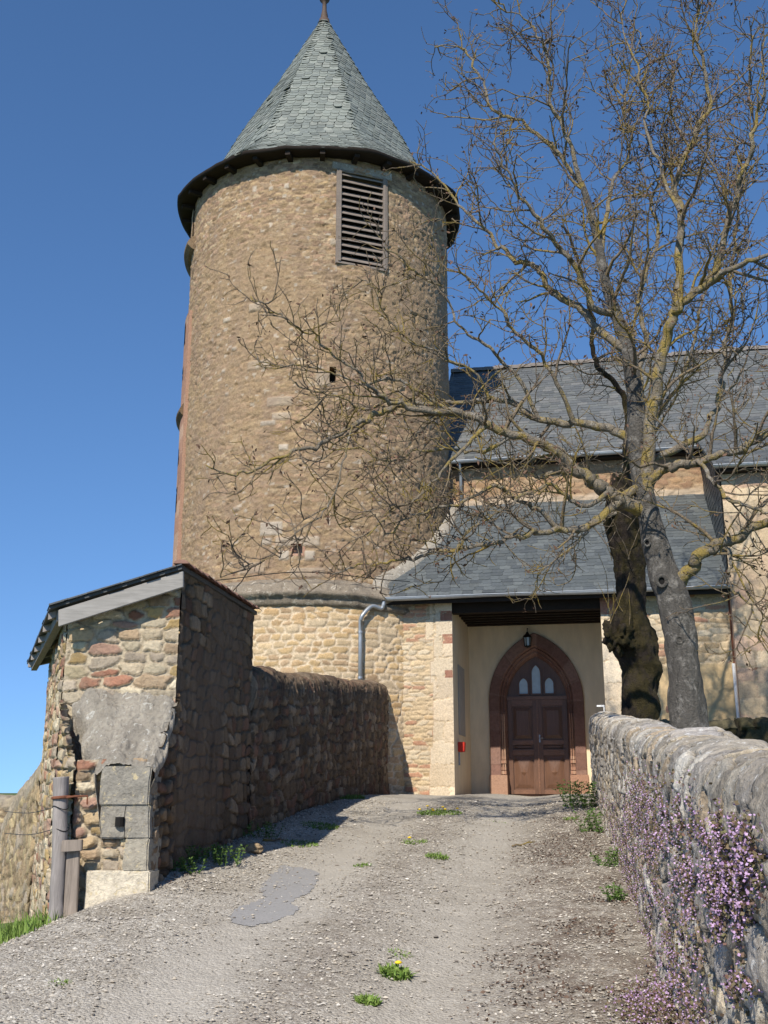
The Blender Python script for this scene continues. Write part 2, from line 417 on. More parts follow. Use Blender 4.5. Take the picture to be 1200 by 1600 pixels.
def ground_mats():
    m, n, b = newmat('meadow_ground')
    co = coords(n)
    f = noise(n, co, 1.3, 8, .7); f2 = noise(n, co, 9, 6, .7)
    c = ramp(n, f, [(.3, (.055, .085, .022)), (.5, (.09, .13, .035)), (.7, (.14, .16, .055))])
    c = mix(n, 1.0, c, ramp(n, f2, [(.25, (.6, .6, .6)), (.75, (1.3, 1.3, 1.3))]), 'MULTIPLY')
    n.links.new(c, b.inputs['Base Color']); b.inputs['Roughness'].default_value = .95
    bump(n, b, f2, .6, .06)
    M['meadow'] = m
    m, n, b = newmat('gravel_road')
    co = coords(n)
    a = N(n, 'ShaderNodeAttribute', attribute_name='stone')
    s = N(n, 'ShaderNodeSeparateColor'); n.links.new(a.outputs['Color'], s.inputs[0])
    def vor(scale):
        v = N(n, 'ShaderNodeTexVoronoi'); v.inputs['Scale'].default_value = scale
        n.links.new(co, v.inputs['Vector']); return v
    v1, v2 = vor(46), vor(105)
    sc1 = N(n, 'ShaderNodeSeparateColor'); n.links.new(v1.outputs['Color'], sc1.inputs[0])
    sc2 = N(n, 'ShaderNodeSeparateColor'); n.links.new(v2.outputs['Color'], sc2.inputs[0])
    pal = [(0, (.205, .18, .145)), (.15, (.33, .295, .245)), (.42, (.405, .37, .31)), (.68, (.275, .25, .215)), (.82, (.51, .475, .41)), (.94, (.66, .63, .57))]
    c1 = ramp(n, sc1.outputs[0], pal, 'CONSTANT'); c2 = ramp(n, sc2.outputs[0], pal, 'CONSTANT')
    c = mix(n, .55, c1, c2)
    big = noise(n, co, 1.1, 7, .68)
    c = mix(n, 1.0, c, ramp(n, big, [(.3, (.70, .67, .63)), (.55, (1, 1, 1)), (.75, (1.12, 1.11, 1.09))]), 'MULTIPLY')
    fine = (.41, .375, .32)                                 # fine crushed stone in the wheel tracks
    c = mix(n, s.outputs[0], c, mix(n, .28, fine, c))
    dirt = mix(n, .5, (.14, .085, .055), c1, 'MULTIPLY')
    dn = noise(n, co, 5.5, 8, .75, .8)
    dm = math_(n, 'MULTIPLY', s.outputs[1], mapr(n, dn, .38, .56, 0, 1))
    c = mix(n, dm, c, mix(n, .30, (.095, .062, .043), c2))
    n.links.new(c, b.inputs['Base Color']); b.inputs['Roughness'].default_value = .95
    h = math_(n, 'ADD', math_(n, 'MULTIPLY', v1.outputs['Distance'], -1.6), math_(n, 'MULTIPLY', v2.outputs['Distance'], -.8))
    bump(n, b, h, .5, .016)
    M['gravel'] = m
ground_mats()
M['asphalt'] = plain_mat('asphalt_patch', (.285, .275, .265), .9, .2, 50, .5)

yy = np.concatenate([np.linspace(-300, -8, 24), np.linspace(-7, 34, 110), np.linspace(36, 320, 36)])
xx = np.concatenate([np.linspace(-300, -13, 30), np.linspace(-12, 14, 100), np.linspace(15, 300, 30)])
X, Y = np.meshgrid(xx, yy, indexing='ij')
inroad = (X > xl(Y) - 1.1) & (X < xr(Y) + .2) & (Y < 31) & (Y > -4)
Zg = gz(X, Y) - np.where(inroad, .12, .0) + .06 * (fbm(X * 1.2, Y * 1.2, seed=3) - .5)
ground = grid('ground', np.stack([X, Y, Zg], -1), M['meadow'], flip=True)
tag(ground, kind='structure', label='green hillside meadow falling away beside the gravel road')

ys = np.concatenate([np.linspace(-4, 4.5, 60), np.linspace(4.53, 12, 300), np.linspace(12.05, 31, 300)])
ts = np.linspace(0, 1, 240)
Yr = np.broadcast_to(ys[None, :], (len(ts), len(ys)))
lft = xl(ys) + np.where(ys < 9.3, -.98, np.where(ys < 9.75, -.98 + (ys - 9.3) / .45 * .86, -.12)) + .06 * (fbm(ys * 2, ys * 0, seed=5) - .5)
rgt = xr(ys) + .12
rgt = np.where(ys > 21.2, np.minimum(xr(ys) + .12 + (ys - 21.2) * 2, 5.2 + (ys - 21.2) * .2), rgt)
Xr = lft[None, :] + ts[:, None] * (rgt - lft)[None, :]
latr = Xr - xl(Yr); wr = xr(Yr) - xl(Yr)
tr = latr / wr
rut = np.exp(-((tr - .30) / .10) ** 2) + np.exp(-((tr - .66) / .11) ** 2)
track = np.clip(rut, 0, 1) * (.55 + .45 * smooth(.35, .6, fbm(Xr * 1.2, Yr * .5, seed=11)))
dirt = np.clip(smooth(.64, .86, tr) * smooth(24, 14, Yr) + smooth(.10, .02, tr) * .8 * smooth(9, 11, Yr) + .55 * np.exp(-((tr - .47) / .06) ** 2), 0, 1)
Zr = gz(Xr, Yr) + .012 - .035 * rut + .022 * (fbm(Xr * 3, Yr * 3, seed=21, oct=4) - .5) + .020 * (fbm(Xr * 17, Yr * 17, seed=22, oct=3) - .5) * (1 - .5 * track)
road = grid('gravel_road', np.stack([Xr, Yr, Zr], -1), M['gravel'], stone=st4(track, dirt, np.ones_like(tr), np.zeros_like(tr)), flip=True)
tag(road, kind='structure', label='worn gravel lane rising to the church porch')
def rz(x, y):
    t = (x - xl(y)) / (xr(y) - xl(y))
    return float(gz(x, y)) + .012 - .035 * (math.exp(-((t - .30) / .10) ** 2) + math.exp(-((t - .66) / .11) ** 2))
def on_ground(px, py):
    r = ray(px, py); lo, hi = 2.0, 24.0
    prev = 2.0
    for y in np.arange(2.0, 26, .05):
        P = EYE + r * (y / r[1])
        if P[2] < rz(P[0], y): return P[0], y - .025, rz(P[0], y)
    return P[0], y, rz(P[0], y)

pp = [(358, 1428), (364, 1444), (392, 1447), (430, 1441), (455, 1431), (472, 1419), (455, 1411), (458, 1404), (480, 1398), (493, 1384), (498, 1364), (476, 1357), (440, 1353), (424, 1366), (412, 1380), (402, 1392), (416, 1401), (400, 1409), (376, 1418)]
poly = np.array([on_ground(*p)[:2] for p in pp])
gx, gy = np.meshgrid(np.arange(poly[:, 0].min() - .1, poly[:, 0].max() + .1, .018), np.arange(poly[:, 1].min() - .1, poly[:, 1].max() + .1, .018), indexing='ij')
cxx, cyy = (gx[:-1, :-1] + gx[1:, 1:]) / 2, (gy[:-1, :-1] + gy[1:, 1:]) / 2
qx, qy = cxx + .10 * (fbm(cxx * 9, cyy * 9, seed=2) - .5), cyy + .16 * (fbm(cxx * 9, cyy * 9, seed=4) - .5)
ins = np.zeros(cxx.shape, bool)
for i in range(len(poly)):
    (xa, ya), (xb, yb) = poly[i], poly[i - 1]
    ins ^= ((ya > qy) != (yb > qy)) & (qx < (xb - xa) * (qy - ya) / (yb - ya + 1e-12) + xa)
tt_ = (gx - xl(gy)) / (xr(gy) - xl(gy))
rr_ = np.exp(-((tt_ - .30) / .10) ** 2) + np.exp(-((tt_ - .66) / .11) ** 2)
gzz = gz(gx, gy) + .012 - .035 * rr_ + .022 * (fbm(gx * 3, gy * 3, seed=21, oct=4) - .5) + .004
tag(grid('road_patch', np.stack([gx, gy, gzz], -1), M['asphalt'], hole=~ins, flip=True), kind='structure', label='grey asphalt repair patch in the gravel lane')

# ------------------------------------------------------------------ church
church = thing('church', 'old stone church with a round slate-capped tower, low porch and slate-roofed nave', 'church', tuple(F(1.8, 0, 1.4)))
TC = np.array([-2.0, 30.0]); TR = 3.95
def cyl(px, py, R=TR):
    r = ray(px, py); o = EYE[:2] - TC; d = r[:2]
    a = d @ d; b_ = 2 * o @ d; c_ = o @ o - R * R
    t = (-b_ - math.sqrt(max(b_ * b_ - 4 * a * c_, 0))) / (2 * a)
    P = EYE + r * t
    return math.atan2(P[1] - TC[1], P[0] - TC[0]), P[2]
def CY(phi, z, R):
    return np.stack([TC[0] + R * np.cos(phi), TC[1] + R * np.sin(phi), z + 0 * phi], -1)

# tower body
ph = np.concatenate([np.radians(np.arange(12, 165, 4.0)), np.radians(np.arange(168, 372, .43))])
zs = np.arange(1.2, 19.05, .032)
PH, ZZ = np.meshgrid(ph, zs, indexing='ij')
Uu = PH * TR
h, a1, a2, mk = masonry(Uu, ZZ, .25, .095, seed=11, gap=.10, warp=.7, bulge=.2, edgy=.4)
clear = smooth(.25, .75, fbm(Uu * .35, ZZ * .35, seed=41, oct=3) + .35 * smooth(15, 18.5, ZZ) + .12 * smooth(8, 6.5, ZZ) - .12)
rough_ = fbm(Uu * 7, ZZ * 10, seed=44, oct=5)
mk = mk * (.25 + .75 * clear)
hh = (.22 + .78 * clear) * h * .022 + .052 * (rough_ - .5) + .05 * (fbm(Uu * .9, ZZ * .9, seed=61) - .5)
pit = smooth(.70, .76, fbm(Uu * 5.5, ZZ * 8, seed=45, oct=3))
hh = hh - .035 * pit
alt = np.zeros_like(hh)
def stamp(px, py, wpx, hpx, v=1.0, up=.02):
    global hh, alt
    p, z = cyl(px, py); ww = wpx / 1650 * 27.5 / 2; h2 = hpx / 1650 * 27.5 / 2
    s = smooth(ww + .03, ww - .01, np.abs((PH - (p + 2 * math.pi)) * TR)) * smooth(h2 + .03, h2 - .01, np.abs(ZZ - z))
    alt = np.maximum(alt, s * v); hh = hh * (1 - s) + s * (.02 + up)
for q in [(424, 826, 34, 20), (417, 846, 14, 9), (444, 868, 14, 13), (484, 868, 14, 13), (465, 846, 66, 13, .6), (419, 661, 24, 6), (443, 699, 14, 8), (398, 480, 20, 12, .5), (437, 627, 40, 14, .5),
          (355, 500, 14, 6), (350, 580, 7, 4), (455, 515, 5, 4), (405, 570, 40, 14, .35), (366, 545, 8, 5), (448, 291, 7, 8), (424, 295, 6, 6), (399, 296, 6, 9), (532, 330, 12, 12, .7), (521, 378, 10, 10, .7), (505, 592, 22, 24, .45),
          (326, 728, 6, 8), (370, 795, 12, 5, .6), (355, 616, 6, 4), (480, 895, 50, 14, .45), (395, 888, 40, 16, .35), (440, 650, 30, 10, .5), (572, 640, 16, 6, .5)]:
    stamp(*q)
white = smooth(.785, .80, _hash(np.floor(Uu / .13 + .3 * np.sin(ZZ * 3)), np.floor(ZZ / .08), np.zeros_like(ZZ), 5) * (.5 + .5 * vnoise(Uu * 9, ZZ * 12, seed=71)))
alt = np.maximum(alt, white * .8)
HOLES = []
def hole_rect(px, py, wm, hm):
    p, z = cyl(px, py); p += 2 * math.pi; HOLES.append((p, z, wm, hm)); return p, z, wm, hm
LOUV = hole_rect(566, 343, 1.38, 2.78)
SLIT = hole_rect(520, 586, .19, .46)
NICH = hole_rect(465, 857, .26, .26)
fc_p = (PH[:-1, :-1] + PH[1:, 1:]) / 2; fc_z = (ZZ[:-1, :-1] + ZZ[1:, 1:]) / 2
hole = np.zeros_like(fc_p, bool)
for p, z, wm, hm in HOLES:
    hole |= (np.abs(fc_p - p) * TR < wm / 2) & (np.abs(fc_z - z) < hm / 2)
PT = CY(PH, ZZ, TR + hh)
PT = np.concatenate([PT, PT[:1]], 0)
stT = st4(a1, a2, mk, alt); stT = np.concatenate([stT, stT[:1]], 0)
hole = np.concatenate([hole, np.zeros((1, hole.shape[1]), bool)], 0)
tower = grid('tower', PT, M['tower'], church, stT, hole)

def reveal(name, p, z, wm, hm, depth, mat, back=None):
    """lining of an opening in the tower wall"""
    er = np.array([math.cos(p), math.sin(p), 0]); et = np.array([-math.sin(p), math.cos(p), 0])
    C = np.array([TC[0], TC[1], z])
    m = MB(); r0, r1 = TR - depth, TR + .005; t = .06
    def bx(a0, a1_, z0, z1, q0=r0, q1=r1):
        m.hexa([C + er * r + et * a + Z3 * zz for zz in (z0, z1) for r, a in ((q0, a0), (q1, a0), (q1, a1_), (q0, a1_))])
    bx(-wm / 2 - t, -wm / 2, -hm / 2 - t, hm / 2 + t); bx(wm / 2, wm / 2 + t, -hm / 2 - t, hm / 2 + t)
    bx(-wm / 2, wm / 2, -hm / 2 - t, -hm / 2); bx(-wm / 2, wm / 2, hm / 2, hm / 2 + t)
    o = m.build(name, mat, church)
    if back:
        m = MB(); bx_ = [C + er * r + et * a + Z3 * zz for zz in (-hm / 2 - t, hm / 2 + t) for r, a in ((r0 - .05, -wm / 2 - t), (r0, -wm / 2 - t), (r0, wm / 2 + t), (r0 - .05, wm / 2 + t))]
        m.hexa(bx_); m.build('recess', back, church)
    return o, er, et, C
lo, er, et, C = reveal('louvre_window', *LOUV, .55, M['louvre'], M['dark'])
m = MB(); wm, hm = LOUV[2], LOUV[3]
for s in (-1, 1):
    a = s * (wm / 2 - .035)
    m.hexa([C + er * r + et * (a + b_) + Z3 * zz for zz in (-hm / 2, hm / 2) for r, b_ in ((TR - .14, -.035), (TR + .03, -.035), (TR + .03, .035), (TR - .14, .035))])
m.build('frame', M['louvre'], lo)
m = MB()
for k in range(14):
    zc = -hm / 2 + .07 + k * (hm - .10) / 13.5
    e0, e1 = er * (TR + .0), er * (TR - .17)
    dz0, dz1 = random.uniform(-.012, .012), random.uniform(-.012, .012)
    pts = []
    for tk in (0, .034):
        for base, dz in ((e1, .17), (e0, 0.0)):
            for sgn in ((-1, 1) if base is e1 else (1, -1)):
                pts.append(C + base + et * sgn * (wm / 2 - .07) + Z3 * (zc + dz + tk + (dz0 if sgn < 0 else dz1)))
    MB().hexa(pts).build('slat', M['louvre'], lo)
m = MB()
m.hexa([C + er * r + et * a + Z3 * zz for zz in (hm / 2 + .02, hm / 2 + .26) for r, a in ((TR - .3, -wm / 2 - .18), (TR + .045 - .04, -wm / 2 - .18), (TR + .045 - .04, wm / 2 + .2), (TR - .3, wm / 2 + .2))])
m.build('lintel', M['mortar'], lo, bevel=.015)
reveal('slit_window', *SLIT, .4, M['tower'], M['dark'])
reveal('niche_window', *NICH, .28, M['pink'], M['mortar'])

# stair bay on the left flank
def arc_slab(name, p0, p1, z0, z1, R, th, mat, parent, seed, courses=(.9, .45), holes=()):
    pa = np.radians(np.arange(p0, p1 + .01, .7)); za = np.arange(z0, z1, .05)
    A, Zc = np.meshgrid(pa, za, indexing='ij')
    hb, b1, b2, bm_ = masonry(A * R, Zc, courses[0], courses[1], seed=seed, ju=.05, jv=.03, gap=.03, p=8, warp=.02, bulge=.05)
    Pq = CY(A, Zc, R + hb * .012)
    hl = np.zeros((len(pa) - 1, len(za) - 1), bool)
    fa, fz = np.degrees((A[:-1, :-1] + A[1:, 1:]) / 2), (Zc[:-1, :-1] + Zc[1:, 1:]) / 2
    for hp, hz, hw, h2 in holes: hl |= (np.abs(fa - hp) < hw) & (np.abs(fz - hz) < h2)
    inner = CY(A, Zc, R - th)
    return grid(name, Pq, mat, parent, st4(b1, b2, bm_, np.zeros_like(b1)), hl), inner
def zc(px, py): return cyl(px, py)[1]
zt = {k: at(290, k, 29.2)[2] for k in (345, 395, 430, 505, 530, 590, 655, 690, 720, 745, 785, 880)}
wins = [(194, zt[530], 4.0, .34), (195, zt[590], 2.5, .2), (195, zt[720], 2.6, .25), (194, zt[785], 4.2, .36)]
tb, _ = arc_slab('stair_bay', 163, 205, 6.4, zt[505], TR + .09, .15, M['pink'], church, 31, holes=wins)
# side returns of the bay
m = MB()
for p in (163, 205):
    p = math.radians(p)
    a, b_ = CY(np.array([p]), np.array([6.4]), TR - .05)[0], CY(np.array([p]), np.array([6.4]), TR + .10)[0]
    m.add([a, b_, b_ + Z3 * (zt[505] - 6.4), a + Z3 * (zt[505] - 6.4)], [(0, 1, 2, 3)])
pa = np.radians(np.linspace(163, 205, 30))
r0, r1 = CY(pa, np.full(30, zt[505]), TR - .05), CY(pa, np.full(30, zt[505] - .04), TR + .10)
m.add(np.concatenate([r0, r1]), [(i, i + 1, 31 + i, 30 + i) for i in range(29)])
m.build('bay_edge', M['pink'], tb)
m = MB()
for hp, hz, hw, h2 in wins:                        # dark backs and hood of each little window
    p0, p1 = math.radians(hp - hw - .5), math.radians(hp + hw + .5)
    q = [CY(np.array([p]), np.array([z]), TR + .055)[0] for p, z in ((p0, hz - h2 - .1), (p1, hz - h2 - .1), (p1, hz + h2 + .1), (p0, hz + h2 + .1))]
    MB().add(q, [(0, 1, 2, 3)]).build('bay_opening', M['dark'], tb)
for zz, nm, ro in ((zt[655], 'drip_cap', .22), (zt[395] - .1, 'drip_cap', .24)):
    pa = np.radians(np.linspace(160, 203, 36))
    prof = [(TR, .26), (TR + .10, .22), (TR + ro * .8, .10), (TR + ro, .0), (TR + ro * .95, -.06), (TR + .11, -.16), (TR, -.2)]
    Pq = np.stack([CY(pa, np.full(36, zz + dz), r) for r, dz in prof], 1)
    m = MB(); k = len(prof)
    m.add(Pq.reshape(-1, 3), [(i * k + j, (i + 1) * k + j, (i + 1) * k + j + 1, i * k + j + 1) for i in range(35) for j in range(k - 1)] + [tuple(range(k))[::-1], tuple(35 * k + j for j in range(k))])
    m.build(nm, M['shade_wall'], tb)
arc_slab('upper_bay', 163, 200, zt[395] + .1, 18.7, TR + .05, .15, M['tower'], church, 37, (.3, .13))

# cone roof
ZR, ZA = 18.85, 26.5
PHC = math.radians(-92)
CZ = [18.85, 19.5, 20.05, 20.6, 21.2, 23.6, 26.5]; CR = [4.44, 3.72, 3.24, 2.98, 2.72, 1.50, .13]
def cone_r(z): return np.interp(z, CZ, CR)
def cone_p(phi, z, lift=0.0):
    t = np.clip((z - ZR) / (ZA - ZR), 0, 1)
    k = np.mod(phi - PHC + math.pi / 8, math.pi / 4) - math.pi / 8
    octa = math.cos(math.pi / 8) / np.cos(k) * 1.035
    wgt = .35 + .6 * smooth(.04, .25, t)
    R = cone_r(z) * (1 - wgt + wgt * octa) + lift
    q = CY(phi, z, R)
    q[..., 2] = q[..., 2] + (q[..., 1] - TC[1]) * .05 * (1 - smooth(0, .4, t)) + .18 * (1 - t)
    return q
pc = np.linspace(0, 2 * math.pi, 161); zcg = np.linspace(ZR, ZA, 60)
A, Zc = np.meshgrid(pc, zcg, indexing='ij')
roof = grid('tower_roof', cone_p(A, Zc, -.03), M['slate'], church, st4(np.full_like(A, .2), np.full_like(A, .3), np.ones_like(A), np.zeros_like(A)))
m = MB(); z = ZR - .04; row = 0
shape = [(-.5, 1.5), (-.5, .45), (-.40, .14), (-.18, .0), (.18, .0), (.40, .14), (.5, .45), (.5, 1.5)]
while z < ZA - .12:
    Rz = float(cone_r(z)); n = max(7, int(2 * math.pi * Rz / (.25 if row > 2 else .3)))
    dz = .135 if z > 19.6 else .11
    ofs = (row % 2) * .5
    wd = 2 * math.pi / n
    for k in range(n):
        jit = random.uniform(-.12, .12)
        w_ = random.uniform(.9, 1.02); up = random.uniform(-.02, .02)
        pts = []
        lift = random.uniform(.008, .022) + (.03 if random.random() < .02 else 0)
        for sx, sy in shape:
            phi = (k + ofs + sx * w_ + jit * .3) * wd
            zz = z + sy * dz + up
            pts.append(cone_p(np.array(phi), np.array(min(zz, ZA)), lift * (1.35 - .8 * sy)))
        lowr = [p - np.array([math.cos((k + ofs) * wd), math.sin((k + ofs) * wd), 0]) * .028 for p in pts[1:7]]
        c = (random.random(), random.random(), 1, 0)
        m.add(np.array(pts + lowr), [tuple(range(8))] + [(i + 1, 8 + i, 9 + i, i + 2) for i in range(5)], c)
    z += dz; row += 1
m.build('slates', M['slate'], roof)
pa = np.linspace(0, 2 * math.pi, 121)
prof = [(3.8, 19.1), (3.98, 18.92), (4.40, 18.93), (4.47, 18.94), (4.47, 19.04)]
wob = .03 * (fbm(np.cos(pa) * 6, np.sin(pa) * 6, seed=8) - .5) * 2
def rim_f(p):
    k = np.mod(p - PHC + math.pi / 8, math.pi / 4) - math.pi / 8
    return 1 - .35 + .35 * math.cos(math.pi / 8) / np.cos(k) * 1.035
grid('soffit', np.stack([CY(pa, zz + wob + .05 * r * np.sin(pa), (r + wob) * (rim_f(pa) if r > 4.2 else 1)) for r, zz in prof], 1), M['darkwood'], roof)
m = MB()
for k in range(28):
    p = k * 2 * math.pi / 28 + .07
    e = np.array([math.cos(p), math.sin(p), 0]); t_ = np.array([-math.sin(p), math.cos(p), 0])
    Cq = np.array([TC[0], TC[1], 0])
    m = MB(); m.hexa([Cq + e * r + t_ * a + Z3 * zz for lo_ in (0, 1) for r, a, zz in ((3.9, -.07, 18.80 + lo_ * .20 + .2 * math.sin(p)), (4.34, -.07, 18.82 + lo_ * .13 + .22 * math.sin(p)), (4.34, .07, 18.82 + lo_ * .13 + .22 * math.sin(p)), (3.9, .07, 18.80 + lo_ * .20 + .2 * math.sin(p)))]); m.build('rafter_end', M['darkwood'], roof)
fin = MB().lathe((TC[0], TC[1], 0), [(.22, 26.25), (.17, 26.55), (.11, 26.62), (.125, 26.68), (.075, 26.95), (.07, 27.2), (.10, 27.25), (.16, 27.32), (.19, 27.42), (.15, 27.54), (.06, 27.62), (.05, 28.1), (.001, 28.12)], 14).build('finial', M['darkwood2'], roof, smoothed=True)

# swollen foot of the tower with its string course
RB = 4.5
pb = np.radians(np.arange(182, 307, .32)); zb = np.arange(1.2, 6.12, .03)
A, Zc = np.meshgrid(pb, zb, indexing='ij')
h, a1, a2, mk = masonry(A * RB, Zc, .34, .16, seed=23, gap=.17, ju=.34, jv=.2, p=4.5, bulge=.2)
foot = grid('tower_foot', CY(A, Zc, RB + .03 * h + .05 * (fbm(A * 9, Zc * 2, seed=6) - .5)), M['base'], church, st4(a1, a2, mk, np.zeros_like(h)))
pb = np.radians(np.linspace(182, 306, 520))
prof = [(4.45, 5.92), (4.56, 5.96), (4.63, 6.04), (4.60, 6.11), (4.64, 6.15), (4.73, 6.21), (4.75, 6.28), (4.66, 6.31), (4.60, 6.36), (4.56, 6.42), (4.50, 6.50), (4.40, 6.57), (4.25, 6.64), (3.9, 6.74)]
Pq = np.stack([CY(pb, zz + .05 * (fbm(pb * 9, pb * 0 + zz, seed=4) - .5) - .10 * smooth(4.9, 5.35, pb), r + .16 * (fbm(pb * 24, pb * 0 + zz * 7, seed=14, oct=5) - .5) * (1.4 if zz > 6.3 else .6)) for r, zz in prof], 1)
grid('string_course', Pq, M['cornice'], foot, st4(np.full(Pq.shape[:2], .3), np.full(Pq.shape[:2], .4), np.ones(Pq.shape[:2]), np.zeros(Pq.shape[:2])))
pb = np.radians(np.linspace(184, 305, 60))
MB().tube(CY(pb, 6.72 + .05 * np.sin(pb * 7), 4.62), .012, 5).build('cable', M['iron'], church)

# porch front walls
def front_wall(name, u0, u1, z0, z1, d, fields, mat, parent, res=.022, amp=.035, cut=None):
    uu = np.arange(u0, u1 + res * .5, res); zz = np.arange(z0, z1 + res * .5, res)
    Ug, Zg_ = np.meshgrid(uu, zz, indexing='ij')
    h, s = fields(Ug, Zg_)
    P = ORI + Ug[..., None] * U3 + Zg_[..., None] * Z3 + (d - h * amp)[..., None] * V3
    hole = None
    if cut is not None:
        fu, fz = (Ug[:-1, :-1] + Ug[1:, 1:]) / 2, (Zg_[:-1, :-1] + Zg_[1:, 1:]) / 2
        hole = (fu > cut[0]) & (fu < cut[1]) & (fz > cut[2]) & (fz < cut[3])
    return grid(name, P, mat, parent, s, hole, flip=False)
def remap(a, lo, hi): return lo + a * (hi - lo) * .999
def pf_left(Ug, Zq):
    h, a1, a2, mk = masonry(Ug, Zq, .34, .105, seed=51, gap=.10, jv=.25, p=3.5)
    hB, b1, b2, bk = masonry(Ug + .3, Zq - .1, .92, .52, seed=57, ju=.1, jv=.1, gap=.022, p=9, warp=.03, bulge=.08)
    edge = -.62 + .24 * (_hash(np.floor(Zq / .52), Zq * 0, Zq * 0, 3) - .35)
    q = smooth(edge - .01, edge + .01, Ug)
    red = (np.abs(Zq - 5.22) < .12) & (Ug > -.25) | (np.abs(Zq - 4.36) < .10) & (Ug > -.2) | (np.abs(Zq - 5.78) < .12) & (Ug > -.28)
    A1 = np.where(q > .5, np.where(red, .95, remap(b1, .6, .9)), remap(a1, 0, .6))
    low = smooth(2.15, 2.05, Zq)
    rough_ = .3 * (fbm(Ug * 5, Zq * 7, seed=66) - .5)
    return (h * (1 - q) + hB * q * .9) + rough_, st4(A1, np.where(q > .5, b2, a2), mk * (1 - q) + bk * q, np.zeros_like(h))
wl = front_wall('porch_pier', -1.53, 0, 1.3, 6.12, 0, pf_left, M['porch'], church)
m = MB(); m.fbox(-1.53, -.004, .02, 3.4, 1.3, 6.1); m.build('porch_side_wall', M['plaster'], church)
def pf_right(Ug, Zq):
    h, a1, a2, mk = masonry(Ug, Zq, .40, .15, seed=71, gap=.12)
    hB, b1, b2, bk = masonry(Ug - 3.4, Zq - .1, .8, .5, seed=77, ju=.1, jv=.1, gap=.022, p=9, warp=.03, bulge=.08)
    edge = 4.25 + .22 * (_hash(np.floor(Zq / .5), Zq * 0, Zq * 0, 9) - .5)
    q = smooth(edge + .01, edge - .01, Ug)
    pl = smooth(4.52, 4.38, Zq + .18 * (fbm(Ug * 2, Zq * 2, seed=4) - .5)) * (1 - q)
    red = (Zq > 5.70) & (Ug < 4.0)
    A1 = np.where(q > .5, np.where(red, .95, remap(b1, .6, .9)), remap(a1, 0, .6))
    return (h * (1 - q) + hB * q * .9) * (1 - pl) + pl * (.75 + .3 * (fbm(Ug * 4, Zq * 4, seed=5) - .5)), st4(A1, np.where(q > .5, b2, a2), mk * (1 - q) + bk * q, pl * .95)
SW = (5.12, 5.58, 3.02, 3.36)                             # small low window
wr_ = front_wall('porch_front', 3.62, 6.62, 1.3, 6.12, 0, pf_right, M['porch'], church, cut=SW)
m = MB(); m.fbox(3.624, 5.08, .03, 3.4, 1.3, 6.1); m.fbox(5.62, 6.6, .03, 3.4, 1.3, 6.1); m.fbox(5.08, 5.62, .03, 3.4, 3.40, 6.1); m.fbox(5.08, 5.62, .03, 3.4, 1.3, 2.98)
m.build('porch_inner_wall', M['plaster'], church)
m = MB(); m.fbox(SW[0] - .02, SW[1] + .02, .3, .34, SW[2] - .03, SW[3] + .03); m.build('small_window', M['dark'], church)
m = MB(); m.fbox(SW[0] - .12, SW[1] + .12, -.045, .1, SW[3] - .01, SW[3] + .14); m.build('window_lintel', M['pink'], church, bevel=.01)
# beam, ceiling
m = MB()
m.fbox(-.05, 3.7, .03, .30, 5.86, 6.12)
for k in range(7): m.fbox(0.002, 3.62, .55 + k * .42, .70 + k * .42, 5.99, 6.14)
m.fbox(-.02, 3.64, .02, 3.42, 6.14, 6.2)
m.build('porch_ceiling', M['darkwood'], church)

# inner porch wall round the doorway
def pointed(uc, wv, zs_, rise, k=22):
    rho = (rise * rise + wv * wv) / (2 * wv)
    a1_ = math.acos((rho - wv) / rho)
    L = [(uc - wv, 1.45)] + [(uc - wv + rho - rho * math.cos(a), zs_ + rho * math.sin(a)) for a in np.linspace(0, a1_, k)]
    Rr = [(2 * uc - u, z) for u, z in L[::-1]]
    return L + Rr[1:]
UC = 1.80; DW = 3.4
outer = pointed(UC, 1.27, 3.95, 1.84)
m = MB()
hw = pointed(UC, 1.22, 3.95, 1.78)
V = [F(u, DW, z) for u, z in hw] + [F(u, DW, 6.3) for u, z in hw]
k = len(hw)
m.add(V, [(i, i + 1, k + i + 1, k + i) for i in range(1, k - 2)])
m.fbox(-.1, UC - 1.22, DW, DW + .3, 1.3, 6.3); m.fbox(UC + 1.22, 3.75, DW, DW + .3, 1.3, 6.3)
m.build('porch_back_wall', M['plaster'], church)
curves = [(1.27, 1.84, .01), (1.27, 1.84, -.07), (1.255, 1.82, -.085), (1.00, 1.50, -.085), (.985, 1.48, -.05), (.965, 1.455, .02), (.945, 1.43, -.005), (.915, 1.39, .05), (.90, 1.37, .13), (.87, 1.32, .12), (.835, 1.27, .19), (.81, 1.23, .30)]
prt = np.array([[F(u, DW + dp, z) for u, z in pointed(UC, wv, 3.95, rs, 34)] for wv, rs, dp in curves])
seg = np.arange(prt.shape[1])
tl = np.concatenate([[0], np.cumsum(np.linalg.norm(np.diff(prt[3], axis=0), axis=1))])
